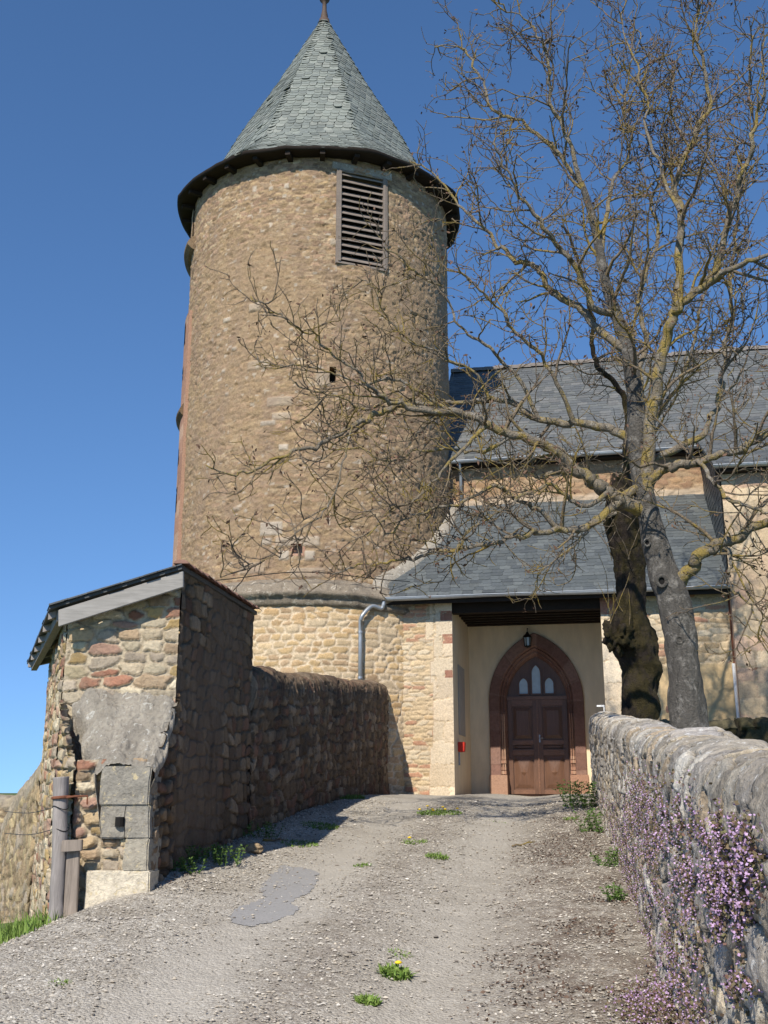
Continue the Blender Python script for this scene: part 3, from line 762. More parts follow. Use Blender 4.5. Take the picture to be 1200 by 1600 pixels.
# refine the long jambs so the courses of the portal show
tt = np.arange(0, tl[-1], .035)
prt = np.stack([np.stack([np.interp(tt, tl, c[:, i]) for i in range(3)], -1) for c in prt])
blk = np.floor((tt + .1) / .46); jn = np.abs(((tt + .1) / .46) % 1 - .5) * 2
stn = np.broadcast_to(np.stack([_hash(blk, blk * 0, blk * 0, 2), _hash(blk, blk * 0, blk * 0, 3), smooth(1.0, .93, jn), blk * 0], -1)[None], (len(curves), len(tt), 4))
portal = grid('portal_arch', prt, M['red'], church, stn, smoothed=False, flip=True)
m = MB()
for s in (-1, 1):                                       # pale foot blocks and little moulded bases
    m = MB()
    for (a, b_, z0, z1, o) in ((.83, 1.30, 1.45, 2.0, -.10),):
        u0, u1 = sorted((UC + s * a, UC + s * b_)); m.fbox(u0, u1, DW + o, DW + .12, z0, z1)
    for q in range(3):
        uq = UC + s * (.88 + .055 * q)
        for zz, rr in ((2.02, .035), (2.12, .028), (2.3, .035), (2.4, .025)):
            m.tube([F(uq, DW - .02, zz), F(uq, DW - .02, zz + .08)], rr, 8)
        m.tube([F(uq, DW - .01, 2.0), F(uq, DW - .01, 3.6)], .02, 8)
    m.build('portal_base', M['pink'], portal, bevel=0)

# door
DD = DW + .30
door = bpy.data.objects.new('door', None)
m = MB()
hw = pointed(UC, .83, 3.95, 1.25)
V = [F(u, DD + .06, z) for u, z in hw]
m.add(V, [tuple(range(len(hw)))])
door = m.build('door', M['door'], church)
for s, nm in ((-1, 'left'), (1, 'right')):
    m = MB(); c0 = UC + s * .012; c1 = UC + s * .805
    lo_, hi_ = sorted((c0, c1)); st_ = .115
    m.fbox(lo_, lo_ + st_, DD, DD + .05, 1.5, 4.0); m.fbox(hi_ - st_, hi_, DD, DD + .05, 1.5, 4.0)
    m.build('stile', M['door'], door, bevel=.008)
    m = MB()
    for z0, z1 in ((1.5, 1.62), (2.52, 2.68), (2.80, 2.92), (3.84, 4.0)):
        MB().fbox(lo_ + st_, hi_ - st_, DD + .002, DD + .05, z0, z1).build('rail', M['door_rail'], door, bevel=.008)
    m.fbox(lo_ + st_ - .02, hi_ - st_ + .02, DD - .025, DD + .002, 2.63, 2.67)
    m.build('drip_moulding', M['door_rail'], door, bevel=.008)
    m = MB()
    for z0, z1, lift in ((1.66, 2.48, .05), (2.96, 3.80, .02), (2.70, 2.785, .012)):
        a0, a1_ = lo_ + st_ + .03, hi_ - st_ - .03; um, zm = (a0 + a1_) / 2, (z0 + z1) / 2
        iu, iz = min(.09, (a1_ - a0) * .2), min(.09, (z1 - z0) * .2)
        V = [F(a0, DD + .055, z0), F(a1_, DD + .055, z0), F(a1_, DD + .055, z1), F(a0, DD + .055, z1),
             F(a0 + iu, DD + .03, z0 + iz), F(a1_ - iu, DD + .03, z0 + iz), F(a1_ - iu, DD + .03, z1 - iz), F(a0 + iu, DD + .03, z1 - iz)]
        f = [(0, 1, 5, 4), (1, 2, 6, 5), (2, 3, 7, 6), (3, 0, 4, 7)]
        if lift > .03:
            a, b_ = .08, .10
            V += [F(um - a, DD + .01, zm), F(um, DD + .01, zm - b_), F(um + a, DD + .01, zm), F(um, DD + .01, zm + b_), F(um, DD - .02, zm)]
            f += [(4, 5, 9), (5, 10, 9), (5, 6, 10), (6, 11, 10), (6, 7, 11), (7, 8, 11), (7, 4, 8), (4, 9, 8), (8, 9, 12), (9, 10, 12), (10, 11, 12), (11, 8, 12)]
        else: f += [(4, 5, 6, 7)]
        m.add(V, f)
    m.build('panel', M['door'], door)
m = MB(); m.fbox(UC - .83, UC + .83, DD - .035, DD + .05, 4.0, 4.10); m.fbox(UC - .025, UC + .025, DD - .03, DD, 1.5, 4.0)
m.build('transom', M['door_rail'], door, bevel=.01)
def lancet(uc, wv, z0, zs_, rise):
    return [(uc - wv, z0)] + pointed(uc, wv, zs_, rise, 9)[1:-1] + [(uc + wv, z0)]
for uo, z0, zs_, rs, wv in ((-.35, 4.17, 4.42, .17, .115), (0, 4.17, 4.72, .22, .115), (.35, 4.17, 4.42, .17, .115)):
    o_ = lancet(UC + uo, wv + .035, z0 - .035, zs_, rs + .04); i_ = lancet(UC + uo, wv, z0, zs_, rs)
    m = MB(); k = len(o_)
    m.add([F(u, DD - .005, z) for u, z in o_] + [F(u, DD - .005, z) for u, z in i_] + [F(u, DD + .06, z) for u, z in o_] + [F(u, DD + .045, z) for u, z in i_],
          [(j, (j + 1) % k, k + (j + 1) % k, k + j) for j in range(k)] + [(j, (j + 1) % k, 2 * k + (j + 1) % k, 2 * k + j) for j in range(k)] + [(k + j, k + (j + 1) % k, 3 * k + (j + 1) % k, 3 * k + j) for j in range(k)])
    m.build('window_frame', M['door'], door)
    m = MB(); m.add([F(u, DD + .04, z) for u, z in i_], [tuple(range(k))]); m.build('window_glass', M['glass'], door)
m = MB(); m.fbox(UC + .02, UC + .06, DD - .012, DD + .002, 2.86, 3.06); m.tube([F(UC + .04, DD - .01, 2.97), F(UC + .04, DD - .06, 2.97), F(UC + .14, DD - .06, 2.97)], .011, 8)
m.build('handle', M['zinc'], door)

# porch roof
def slates(m, P0, eu, ev, nrm, width, length, sw, ex, seed, keep=None, jit=.02):
    rs = random.Random(seed); rows = int(length / ex) + 1
    for r in range(rows):
        v0 = r * ex; off = -(r % 2) * sw / 2
        u = off - rs.random() * .05
        while u < width:
            wv = sw * rs.uniform(.8, 1.2)
            a, b_ = max(u, 0), min(u + wv - .006, width)
            if b_ - a > .03 and (keep is None or keep((a + b_) / 2, v0 + ex)):
                lf = rs.uniform(.010, .020); ds = rs.uniform(-jit, jit); v1 = min(v0 + ex * 1.6, length); vl = max(v0 + ds, -.03)
                ch = .03
                q = [(a, v1, .002), (a, vl + ch, lf), (a + ch, vl, lf), (b_ - ch, vl, lf), (b_, vl + ch, lf), (b_, v1, .002)]
                V = [P0 + eu * x + ev * y + nrm * z for x, y, z in q] + [P0 + eu * x + ev * y + nrm * (z - .014) for x, y, z in q[1:5]]
                m.add(V, [(0, 1, 2, 3, 4, 5), (1, 6, 7, 2), (2, 7, 8, 3), (3, 8, 9, 4)], (rs.random(), rs.random(), 1, 0))
            u += wv
def slope_roof(name, u0, u1, d0, z0, d1, z1, mat, parent, sw, ex, seed, th=.06, keep=None):
    P0 = F(u0, d0, z0); ev = F(0, d1, z1) - F(0, d0, z0); L = np.linalg.norm(ev); ev /= L
    nrm = np.cross(U3, ev); nrm /= np.linalg.norm(nrm)
    m = MB(); w_ = u1 - u0
    m.hexa([P0 - nrm * th, P0 + U3 * w_ - nrm * th, P0 + U3 * w_ + ev * L - nrm * th, P0 + ev * L - nrm * th, P0, P0 + U3 * w_, P0 + U3 * w_ + ev * L, P0 + ev * L], (.2, .3, 1, 0))
    base = m.build(name, mat, parent)
    m = MB(); slates(m, P0, U3, ev, nrm, w_, L, sw, ex, seed, keep); m.build('slates', mat, base)
    return base, P0, ev, nrm, L
def nave_keep(u, v): return True
pr, P0, ev, nrm, L = slope_roof('porch_roof', -1.78, 6.62, -.46, 6.23, 3.42, 9.52, M['slate_dark'], church, .26, .17, 3)
def roof_z(d): return 6.23 + (d + .46) * (9.52 - 6.23) / 3.88
# gutter and down pipe
def gutter(name, u0, u1, d, z, parent, r=.075):
    a = np.linspace(math.pi, 2 * math.pi, 9)
    m = MB(); V = []
    for rr in (r, r - .008):
        for u in np.linspace(u0, u1, 30):
            sag = .012 * math.sin(u * 1.3)
            V += [F(u, d + rr * math.cos(t), z + rr * math.sin(t) + sag) for t in a]
    f = []
    for q in (0, 1):
        for i in range(29):
            for j in range(8):
                o = q * 270 + i * 9
                f.append((o + j, o + j + 1, o + 9 + j + 1, o + 9 + j))
    for i in range(29):
        for j in (0, 8): f.append((i * 9 + j, (i + 1) * 9 + j, 270 + (i + 1) * 9 + j, 270 + i * 9 + j))
    f += [tuple(range(9)), tuple(range(261, 270))]
    m.add(V, f)
    m.tube([F(u0, d - r, z), F(u1, d - r, z)], .012, 6)
    return m.build(name, M['zinc'], parent, smoothed=False)
gutter('gutter', -1.80, 6.66, -.53, 6.20, pr)
m = MB(); m.fbox(-1.74, 6.6, -.43, -.40, 6.04, 6.18); m.fbox(-1.74, 6.6, -.40, .0, 6.12, 6.15); m.build('eaves_board', M['darkwood'], pr)
def bez(P, n=8):
    P = np.asarray(P, float); out = []
    for i in range(len(P) - 1):
        p0, p1, p2, p3 = P[max(i - 1, 0)], P[i], P[i + 1], P[min(i + 2, len(P) - 1)]
        for t in np.linspace(0, 1, n, endpoint=False):
            out.append(.5 * ((2 * p1) + (-p0 + p2) * t + (2 * p0 - 5 * p1 + 4 * p2 - p3) * t * t + (-p0 + 3 * p1 - 3 * p2 + p3) * t ** 3))
    return np.array(out + [P[-1]])
gp = F(-1.62, -.53, 6.14)
pe = CY(np.array([cyl(563, 990, RB + .12)[0]]), np.array([5.70]), RB + .13)[0]
pts = np.concatenate([bez([gp, gp + [0, 0, -.10], gp + [-.06, 0, -.20], gp + (pe - gp) * .5 + [0, 0, .06], pe + [.06, -.02, .05], pe + [0, 0, -.10]], 6), [pe + [0, 0, -.5], [pe[0], pe[1], 3.2]]])
MB().tube(pts, .052, 12).build('downpipe', M['zinc'], pr, smoothed=True)
m = MB()
for zz in (5.3, 4.2): MB().tube([[pe[0], pe[1], zz], [pe[0], pe[1], zz + .05]], .062, 12).build('pipe_bracket', M['zinc'], pr)
# mortar fillet where the porch roof runs against the tower
CU, CD = float((np.append(TC, 0) - ORI) @ U3), float((np.append(TC, 0) - ORI) @ V3)
prev = []
dd = np.linspace(-.50, 3.4, 60)
Pq = []
for d in dd:
    dq = max(d, CD - math.sqrt(TR ** 2 - 1.75 ** 2) * 1.0)
    def uof(R): 
        t = R * R - (CD - d) ** 2
        return CU + math.sqrt(max(t, 0))
    u_in = max(uof(TR - .1), -1.95) if d > .0 else -1.95
    u_out = max(uof(TR + .22), -1.60) if d > .0 else -1.60
    zb_ = roof_z(d)
    nz = .04 * float(vnoise(d * 5, 0.3, seed=4))
    Pq.append([F(u_in - .1, d, zb_ - .2), F(u_in - .02, d, zb_ + .16 + nz), F((u_in + u_out) / 2, d, zb_ + .12 + nz), F(u_out, d, zb_ + .04 + nz), F(u_out + .02, d, zb_ - .03)])
Pq = np.array(Pq)
grid('verge_fillet', Pq, M['mortar'], pr, st4(np.full(Pq.shape[:2], .3), np.full(Pq.shape[:2], .6), np.ones(Pq.shape[:2]), np.zeros(Pq.shape[:2])), flip=True)

# nave
def nv(Ug, Zq):
    h, a1, a2, mk = masonry(Ug, Zq, .42, .17, seed=81, gap=.12)
    pl = smooth(9.75, 9.62, Zq + .2 * (fbm(Ug * 1.5, Zq * 2, seed=7) - .5))
    return h, st4(a1, a2, mk, pl * .8)
front_wall('nave_wall', -.9, 7.3, 9.2, 10.75, 3.42, nv, M['nave'], church, res=.035)
NR0, NZ0, NR1, NZ1 = 3.02, 10.78, 8.2, 15.62
nr, P0n, evn, nrmn, Ln = slope_roof('nave_roof', -1.0, 16, NR0, NZ0, NR1, NZ1, M['slate_nave'], church, .30, .19, 5)
gutter('gutter', -.35, 7.2, 2.96, 10.74, nr)
MB().tube([F(-.12, 2.98, 10.7), F(-.12, 3.2, 10.5), F(-.12, 3.28, 10.3), F(-.12, 3.28, 9.5)], .05, 10).build('downpipe', M['zinc'], nr, smoothed=True)
m = MB(); m.fbox(-.9, 7.2, 3.08, 3.4, 10.62, 10.66); m.build('eaves_board', M['darkwood'], nr)
m = MB()
for k in range(44):
    u = -1 + k * .39; rr = random.uniform(-.012, .012)
    a = np.linspace(0, math.pi, 7)
    V = [F(u + q, NR1 + .14 * math.cos(t), NZ1 - .05 + rr + .17 * math.sin(t) + (.02 if q == 0 else 0)) for q in (0, .42) for t in a]
    m.add(V, [(j, j + 1, 8 + j, 7 + j) for j in range(6)] + [tuple(range(7))])
m.build('ridge_tiles', M['ridge'], nr)
m = MB(); m.hexa([F(-1, NR1, NZ1 - .06), F(16, NR1, NZ1 - .06), F(16, 13.3, NZ0 - .06), F(-1, 13.3, NZ0 - .06), F(-1, NR1, NZ1), F(16, NR1, NZ1), F(16, 13.3, NZ0), F(-1, 13.3, NZ0)]); m.build('back_slope', M['slate_nave'], nr)
m = MB()
m.fbox(-.9, 16, 12.6, 13, 1.2, 10.7); m.add([F(-.9, 3.5, 1.2), F(-.9, 12.9, 1.2), F(-.9, 12.9, 10.7), F(-.9, 8.2, 15.7), F(-.9, 3.5, 10.9)], [(0, 1, 2, 3, 4)])
m.add([F(15.9, 3.5, 1.2), F(15.9, 12.9, 1.2), F(15.9, 12.9, 10.7), F(15.9, 8.2, 15.7), F(15.9, 3.5, 10.9)], [(0, 1, 2, 3, 4)])
m.build('nave_end_wall', M['nave'], church)

# side chapel at the right
TD = -.32
def tw(Ug, Zq):
    h, a1, a2, mk = masonry(Ug, Zq, .62, .36, seed=91, ju=.2, jv=.12, gap=.035, p=6, warp=.10, bulge=.15)
    up = smooth(.45, .62, fbm(Ug * .9, Zq * .6, seed=6)) * smooth(4.6, 6.2, Zq) * smooth(7.0, 7.8, Ug + .3 * vnoise(Ug * 3, Zq * 4, seed=2))
    return h * .8 + .3 * (fbm(Ug * 4, Zq * 4, seed=9) - .5), st4(a1, a2, mk, up * .7)
front_wall('chapel_wall', 6.62, 10.6, 1.3, 9.05, TD, tw, M['transept'], church, res=.03)
m = MB(); m.fbox(10.6, 14, TD + .01, TD + .4, 1.3, 9.05); m.fbox(13.6, 14, TD + .4, 8, 1.3, 9.05); m.build('chapel_far_wall', M['transept'], church)
def ch_z(d): return 9.12 + (d + .62) * (11.13 - 9.12) / (3.32 + .62)
m = MB(); m.add([F(6.62, TD + .0, 1.3), F(6.62, .04, 1.3), F(6.62, .04, 6.3), F(6.62, TD, 6.3)], [(0, 1, 2, 3)]); m.build('chapel_return', M['transept'], church)
sd = MB(); sd.add([F(6.61, TD, 6.3), F(6.61, 3.4, 6.3), F(6.61, 3.4, ch_z(3.3) - .05), F(6.61, TD, ch_z(TD) - .05)], [(0, 1, 2, 3)]); side = sd.build('chapel_side_cladding', M['slate_dark'], church)
m = MB(); slates(m, F(6.6, 3.4, 6.2), -V3, Z3, -U3, 3.7, 4.9, .24, .16, 9, keep=lambda u, v: 6.2 + v < ch_z(3.4 - u) - .12); m.build('slates', M['slate_dark'], side)
cr, *_ = slope_roof('chapel_roof', 6.45, 14.1, -.62, 9.12, 3.32, 11.13, M['slate_nave'], church, .30, .19, 12)
gutter('gutter', 6.42, 14, -.69, 9.08, cr)
m = MB(); m.fbox(6.5, 14, -.58, TD, 8.95, 9.02); m.build('eaves_board', M['darkwood'], cr)
MB().tube([F(6.6, -.06, 6.05), F(6.6, -.06, 4.45)], .022, 8).build('downpipe', M['rust'], church)
MB().tube([F(6.585, -.07, 4.45), F(6.60, -.07, 1.4)], .04, 8).build('downpipe', M['white'], church)

# things on the porch walls
P = F(UC - .16, DW - .24, 5.55)
lan = thing('wall_lantern', 'small black iron lantern hanging over the arched church door', 'lantern', tuple(P))
m = MB(); m.lathe(P, [(.0, .25), (.03, .24), (.05, .19), (.11, .12), (.125, .10), (.10, .09)], 6); m.lathe(P, [(.10, -.14), (.07, -.17), (.0, -.2)], 6)
m.tube([P + V3 * .24 + Z3 * .36, P + V3 * .1 + Z3 * .36, P + Z3 * .32, P + Z3 * .24], .012, 6)
for k in range(6):
    a = k * math.pi / 3; e = np.array([math.cos(a), math.sin(a), 0])
    m.tube([P + e * .10 + Z3 * .1, P + e * .085 - Z3 * .15], .01, 4)
m.build('frame', M['iron'], lan)
MB().lathe(P, [(.0, .09), (.085, .09), (.07, -.14), (0, -.14)], 6).build('glass', M['glass'], lan)
m = MB(); m.fbox(.0, .018, .95, 2.15, 2.95, 4.7)
nb = m.build('notice_board', M['board'], bevel=.004); tag(nb, 'tall faded grey notice panel on the cream porch side wall', 'notice board')
Pm = F(.0, .85, 2.62)
rb = thing('letter_box', 'small red box with a grey bracket on the porch side wall', 'wall box', tuple(Pm))
m = MB(); m.hexa([Pm + V3 * a + U3 * b_ + Z3 * z for z, g in ((-.10, .9), (.14, 1)) for a, b_ in ((-.14 * g, 0.003), (-.14 * g, .17 * g), (.14 * g, .17 * g), (.14 * g, .003))]); m.build('box', M['redpaint'], rb, bevel=.012)
m = MB(); m.hexa([Pm + V3 * a + U3 * b_ + Z3 * z for z in (-.42, -.10) for a, b_ in ((-.04, .003), (-.04, .035), (.04, .035), (.04, .003))]); m.build('bracket', M['zinc'], rb, bevel=.005)
m = MB(); m.fbox(3.42, 3.60, DW - 3.3, DW - 3.27, 3.52, 3.56); m.fbox(3.57, 3.60, DW - 3.33, DW - 3.27, 3.18, 3.56)
tag(m.build('wall_pipe', M['white'], None), 'short bent white pipe end on the right porch jamb', 'pipe')

# ------------------------------------------------------------------ free-standing walls
def stone_wall(name, path, thick, mat, parent=None, res=(.03, .03), sx=.32, sy=.16, seed=1, amp=.05, cope=.30, cope_sx=.13, round_=.16, both=True, gap=.13, wob=.05, close=True, low=.0, alt_cope=.6, near=0, pw=2.7, cope_k=1.6):
    """path rows: x, y, base z, top z (polyline of the road-side face). Left side of travel = visible face when thick>0."""
    path = np.asarray(path, float)
    sl = np.concatenate([[0], np.cumsum(np.hypot(np.diff(path[:, 0]), np.diff(path[:, 1])))])
    s = np.arange(0, sl[-1] + res[0], res[0]); s[-1] = sl[-1]
    if near: s = np.concatenate([np.arange(0, near, .0105), np.arange(near, sl[-1], .024), [sl[-1]]])
    cx, cy, z0, z1 = [np.interp(s, sl, path[:, i]) for i in range(4)]
    tx, ty = np.gradient(cx, s), np.gradient(cy, s); ln = np.hypot(tx, ty); tx, ty = tx / ln, ty / ln
    nx, ny = -ty, tx                                   # to the left of travel
    H = float(np.mean(z1 - z0))
    # cross-section samples: outer face up, over the coping, inner face down
    nf = max(6, int((H - round_) / res[1]))
    sec = [(0.0, k / nf * 1.0, 'f') for k in range(nf)]
    aa = np.linspace(0, math.pi, max(14, int((round_ * 3.1 + thick) / res[1])))
    V = np.concatenate([np.linspace(0, H - round_, nf), H - round_ + np.linspace(0, round_ * 1.6 + thick * .8, len(aa)), H + thick + np.linspace(0, H, 12)])
    off = np.concatenate([np.zeros(nf), -(thick / 2) * (1 - np.sign(np.cos(aa)) * np.abs(np.cos(aa)) ** .75), np.full(12, -thick)])
    hz = np.concatenate([np.linspace(0, 1, nf), np.ones(len(aa)), np.linspace(1, 0, 12)])
    top = np.concatenate([np.zeros(nf), round_ * np.sin(aa) ** .8, np.zeros(12)])
    nxo = np.concatenate([np.ones(nf), np.cos(aa), -np.ones(12)]); nzo = np.concatenate([np.zeros(nf), np.sin(aa), np.zeros(12)])
    S, Vg = np.meshgrid(s, V, indexing='ij')
    h, a1, a2, mk = masonry(S, Vg, sx, sy, seed=seed, gap=gap, warp=.5, bulge=.12, p=pw, edgy=.4)
    hc, c1, c2, ck = masonry(S + .25 * (Vg - H) * (fbm(S * .7, S * 0, seed=seed + 40) - .3), Vg, cope_sx, cope * cope_k, seed=seed + 7, gap=.08, ju=.36, jv=.3, warp=.5, bulge=.12, p=pw, edgy=.45)
    q = smooth(H - cope + .05, H - cope - .03, Vg + .08 * (fbm(S * 3, S * 0, seed=seed) - .5) * 2) if cope > 0 else np.ones_like(Vg)
    q = np.where(Vg > H + thick, 1.0, q)
    hh_ = amp * (h * q + (1 - q) * hc * .85) + amp * .45 * (fbm(S * 7, Vg * 7, seed=seed + 2, oct=3) - .5) + amp * .75 * np.abs(fbm(S * 17, Vg * 17, seed=seed + 12, oct=4) - .5) + wob * (fbm(S * .8, Vg * .8, seed=seed + 5) - .5) * 2
    tz = (z1 - z0 - round_)[:, None]
    ztop = .05 * (fbm(S[:, :1] * 2.2, S[:, :1] * 0, seed=seed + 8) - .5) * 2
    X = cx[:, None] + nx[:, None] * (off[None] + hh_ * nxo[None]); Yq = cy[:, None] + ny[:, None] * (off[None] + hh_ * nxo[None])
    Z = z0[:, None] - low + (hz[None] * (tz + low)) + top[None] + hh_ * nzo[None] + ztop * hz[None]
    P = np.stack([X, Yq, Z], -1)
    sta = st4(np.where(q > .5, a1, c1), np.where(q > .5, a2, c2), mk * q + ck * (1 - q), (1 - q) * alt_cope)
    if close:
        for e in (0, -1):
            c = P[e].copy(); mid = c.mean(0)
            cap = mid + (c - mid) * .0; cap[:, 2] = mid[2]
            P = np.concatenate([cap[None], P], 0) if e == 0 else np.concatenate([P, cap[None]], 0)
            sta = np.concatenate([sta[:1], sta], 0) if e == 0 else np.concatenate([sta, sta[-1:]], 0)
    return grid(name, P, mat, parent, sta, flip=True)

# right wall: nearer part finer (travel away from the camera, road on its left)
rw_y = [2.2, 3.2, 6, 9, 12, 15, 18, 21.0]
rw = [(xr(y) , y, float(gz(xr(y) - .3, y)) - .12, 1.63 + (y - 3.19) * .0775) for y in rw_y]
rwall = stone_wall('stone_wall', rw, .46, M['gray_wall'], res=(.02, .014), sx=.20, sy=.15, seed=101, amp=.050, cope=.30, cope_sx=.19, round_=.15, wob=.05, alt_cope=.12, gap=.11, near=7.5, cope_k=.75)
tag(rwall, 'grey lichen-covered dry stone wall with purple flowers along the right of the lane', 'stone wall')
# left wall between shed and church (travel towards the camera so that the road side is on its left)
lw_y = [26.0, 24, 20, 16, 13.0]
lw = [(xl(y) + .02, y, float(gz(xl(y) + .3, y)) - .15, 3.02 + (y - 13.1) * (4.06 - 3.02) / 12.4) for y in lw_y]
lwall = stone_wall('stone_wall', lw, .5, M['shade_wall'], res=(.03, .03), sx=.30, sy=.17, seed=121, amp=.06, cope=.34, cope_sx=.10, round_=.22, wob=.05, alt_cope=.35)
tag(lwall, 'dark shaded stone wall with mossy coping running from the shed to the church', 'stone wall')
# mossy low wall behind the right trees
bw = [(10.5, 19.6, 2.2, 2.86), (4.75, 20.4, 2.1, 2.90)]
bwall = stone_wall('stone_wall', bw[::-1], .4, M['moss_wall'], res=(.03, .03), sx=.40, sy=.5, seed=141, amp=.10, cope=0, round_=.14, gap=.2)
m_ = stone_wall
bw2 = [(4.75, 20.35, 2.0, 2.80), (10.5, 19.5, 2.1, 2.78)]
bpy.data.objects.remove(bwall)
bwall = stone_wall('stone_wall', bw2, .4, M['moss_wall'], res=(.025, .025), sx=.40, sy=.6, seed=141, amp=.12, cope=.45, cope_sx=.42, round_=.10, gap=.2, alt_cope=0, wob=.05)
tag(bwall, 'low dark mossy wall of upright stones behind the two tree trunks', 'stone wall')

# ------------------------------------------------------------------ shed
SA, SB = np.array([-1.99, 10.2]), np.array([-1.63, 13.05])
SC, SD = np.array([-3.10, 10.3]), np.array([-4.45, 14.2])
shed = thing('stone_shed', 'small rubble stone shed with slate roof and sloping buttress beside the lane', 'shed', (-2.6, 10.3, .5))
def wall_face(name, p0, p1, z0, za, zb, mat, seed, sx=.26, sy=.13, amp=.045, res=.012, parent=shed, altf=None, gap=.13, p=4.0):
    """vertical rubble face seen from the right-hand side of p0->p1 reversed; top runs za..zb"""
    p0, p1 = np.asarray(p0, float), np.asarray(p1, float); Lq = np.linalg.norm(p1 - p0); t = (p1 - p0) / Lq; nn = np.array([t[1], -t[0]])
    ss = np.linspace(0, Lq, int(Lq / res) + 2); f = np.linspace(0, 1, int((max(za, zb) - z0) / res) + 2)
    S, Fq = np.meshgrid(ss, f, indexing='ij')
    topz = za + (zb - za) * S / Lq
    Zq = z0 + Fq * (topz - z0)
    h, a1, a2, mk = masonry(S, Zq, sx, sy, seed=seed, gap=gap, warp=.45, bulge=.12, p=p, edgy=.3)
    al = np.zeros_like(h) if altf is None else altf(S, Zq)
    hh_ = amp * h * (1 - .6 * al) + amp * .5 * (fbm(S * 9, Zq * 9, seed=seed + 1) - .5) + .03 * (fbm(S * 1.2, Zq * 1.2, seed=seed + 2) - .5)
    edge = smooth(0, .05, S) * smooth(Lq, Lq - .05, S)
    hh_ = hh_ * (.35 + .65 * edge)
    P = np.concatenate([p0 + S[..., None] * t + hh_[..., None] * nn, Zq[..., None]], -1)
    return grid(name, P, mat, parent, st4(a1, a2, mk, al), flip=False)
ZHI, ZLO = 3.70, 3.28
wall_face('front_wall', SC, SA, .2, ZLO, ZHI, M['shed'], 151, sx=.26, sy=.115, amp=.034, gap=.15, p=4.0)
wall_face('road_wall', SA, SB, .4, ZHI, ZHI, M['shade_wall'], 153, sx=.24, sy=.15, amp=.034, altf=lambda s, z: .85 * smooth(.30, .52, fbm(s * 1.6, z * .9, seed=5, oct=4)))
wall_face('left_wall', SD, SC, -.6, ZLO - .02, ZLO, M['shed'], 155, sx=.26, sy=.12, amp=.045, p=4.5)
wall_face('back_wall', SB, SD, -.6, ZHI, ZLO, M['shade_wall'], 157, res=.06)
# roof
def rp(x, y, z): return np.array([x, y, z])
ra, rb_ = at(284, 889, 10.0), rp(-1.60, 13.2, ZHI + .04)
rc, rd = at(77, 952, 10.05), at(42, 1038, 14.9)
m = MB(); th = np.array([0, 0, .03])
m.hexa([rc, ra, rb_, rd, rc + th, ra + th, rb_ + th, rd + th], (.3, .2, 1, 0))
rf = m.build('roof', M['slate_shed'], shed)
m = MB(); rs = random.Random(4)
for i in range(14):
    for j in range(16):
        f0, f1 = i / 14, min(1, (i + 1.5) / 14); g0 = (j + (.5 if i % 2 else 0)) / 16; g1 = min(1, g0 + 1 / 16.5)
        if g0 > .99: continue
        def bil(f, g): return (rc * (1 - f) + ra * f) * (1 - g) + (rd * (1 - f) + rb_ * f) * g + th
        lf = rs.uniform(.006, .010); o = rs.uniform(-.015, .015)
        f0 = max(f0 + o * .5, -.03)
        if j == 0: g0 -= .01 + rs.uniform(0, .006)
        a, b_, c, d = bil(f0, g0), bil(f0, g1), bil(f1, g1), bil(f1, g0)
        u_ = np.array([0, 0, 1.0])
        m.hexa([a + u_ * (lf - .006), b_ + u_ * (lf - .006), c, d, a + u_ * lf, b_ + u_ * lf, c + u_ * .012, d + u_ * .012], (rs.random(), rs.random(), 1, 0))
m.build('slates', M['slate_shed'], rf)
m = MB(); rs = random.Random(6)
for k in range(7):                                      # verge slates along the front edge
    p, q = rc + (ra - rc) * k / 7, rc + (ra - rc) * (k + 1.0) / 7
    b0 = th + [0, -.022 - rs.uniform(0, .006), .004 + rs.uniform(-.003, .003)]; b1 = th + [0, .11, .012]; tp = np.array([0, 0, .014])
    m.hexa([p + b0, q + b0, q + b1, p + b1, p + b0 + tp, q + b0 + tp, q + b1 + tp, p + b1 + tp], (rs.random(), rs.random(), 1, 0))
m.build('verge_slates', M['slate_shed'], rf)
m = MB()
f0, f1 = at(91, 953, 10.03), at(286, 892, 10.02)
f2, f3 = at(91, 979, 10.03), at(286, 917, 10.02)
bk = np.array([0.005, .035, 0])
m.hexa([f2, f3, f3 + bk, f2 + bk, f0, f1, f1 + bk, f0 + bk]); m.build('fascia_board', M['graywood'], rf, bevel=.004)
m = MB(); m.hexa([rc + [.05, .1, -.10], rc + [.13, .1, -.10], rd + [.18, -.1, -.10], rd + [.10, -.1, -.10], rc + [.05, .1, 0], rc + [.13, .1, 0], rd + [.18, -.1, 0], rd + [.10, -.1, 0]])
for k in range(6):
    g = .05 + k * .18; a = (rc * (1 - g) + rd * g); b_ = (ra * (1 - g) + rb_ * g); e = a + (b_ - a) * .45
    m.hexa([a + [.02, -.04, -.07], e + [0, -.04, -.07], e + [0, .04, -.07], a + [.02, .04, -.07], a + [.02, -.04, 0], e + [0, -.04, 0], e + [0, .04, 0], a + [.02, .04, 0]])
m.build('rafters', M['postwood'], rf)
m = MB(); rs = random.Random(9)
n_ = 13
for k in range(n_):
    p, q = ra + (rb_ - ra) * k / n_, ra + (rb_ - ra) * (k + 1.12) / n_
    z_ = rs.uniform(.0, .02)
    V = []
    for base, rise in ((p, .02), (q, .0)):
        for t in np.linspace(0, math.pi, 6): V.append(base + [.075 * math.cos(t) - .01, 0, .03 + z_ * .6 + rise + .04 * math.sin(t)])
    m.add(V, [(j, j + 1, 7 + j, 6 + j) for j in range(5)] + [tuple(range(6))])
m.build('ridge_tile', M['tile'], rf)
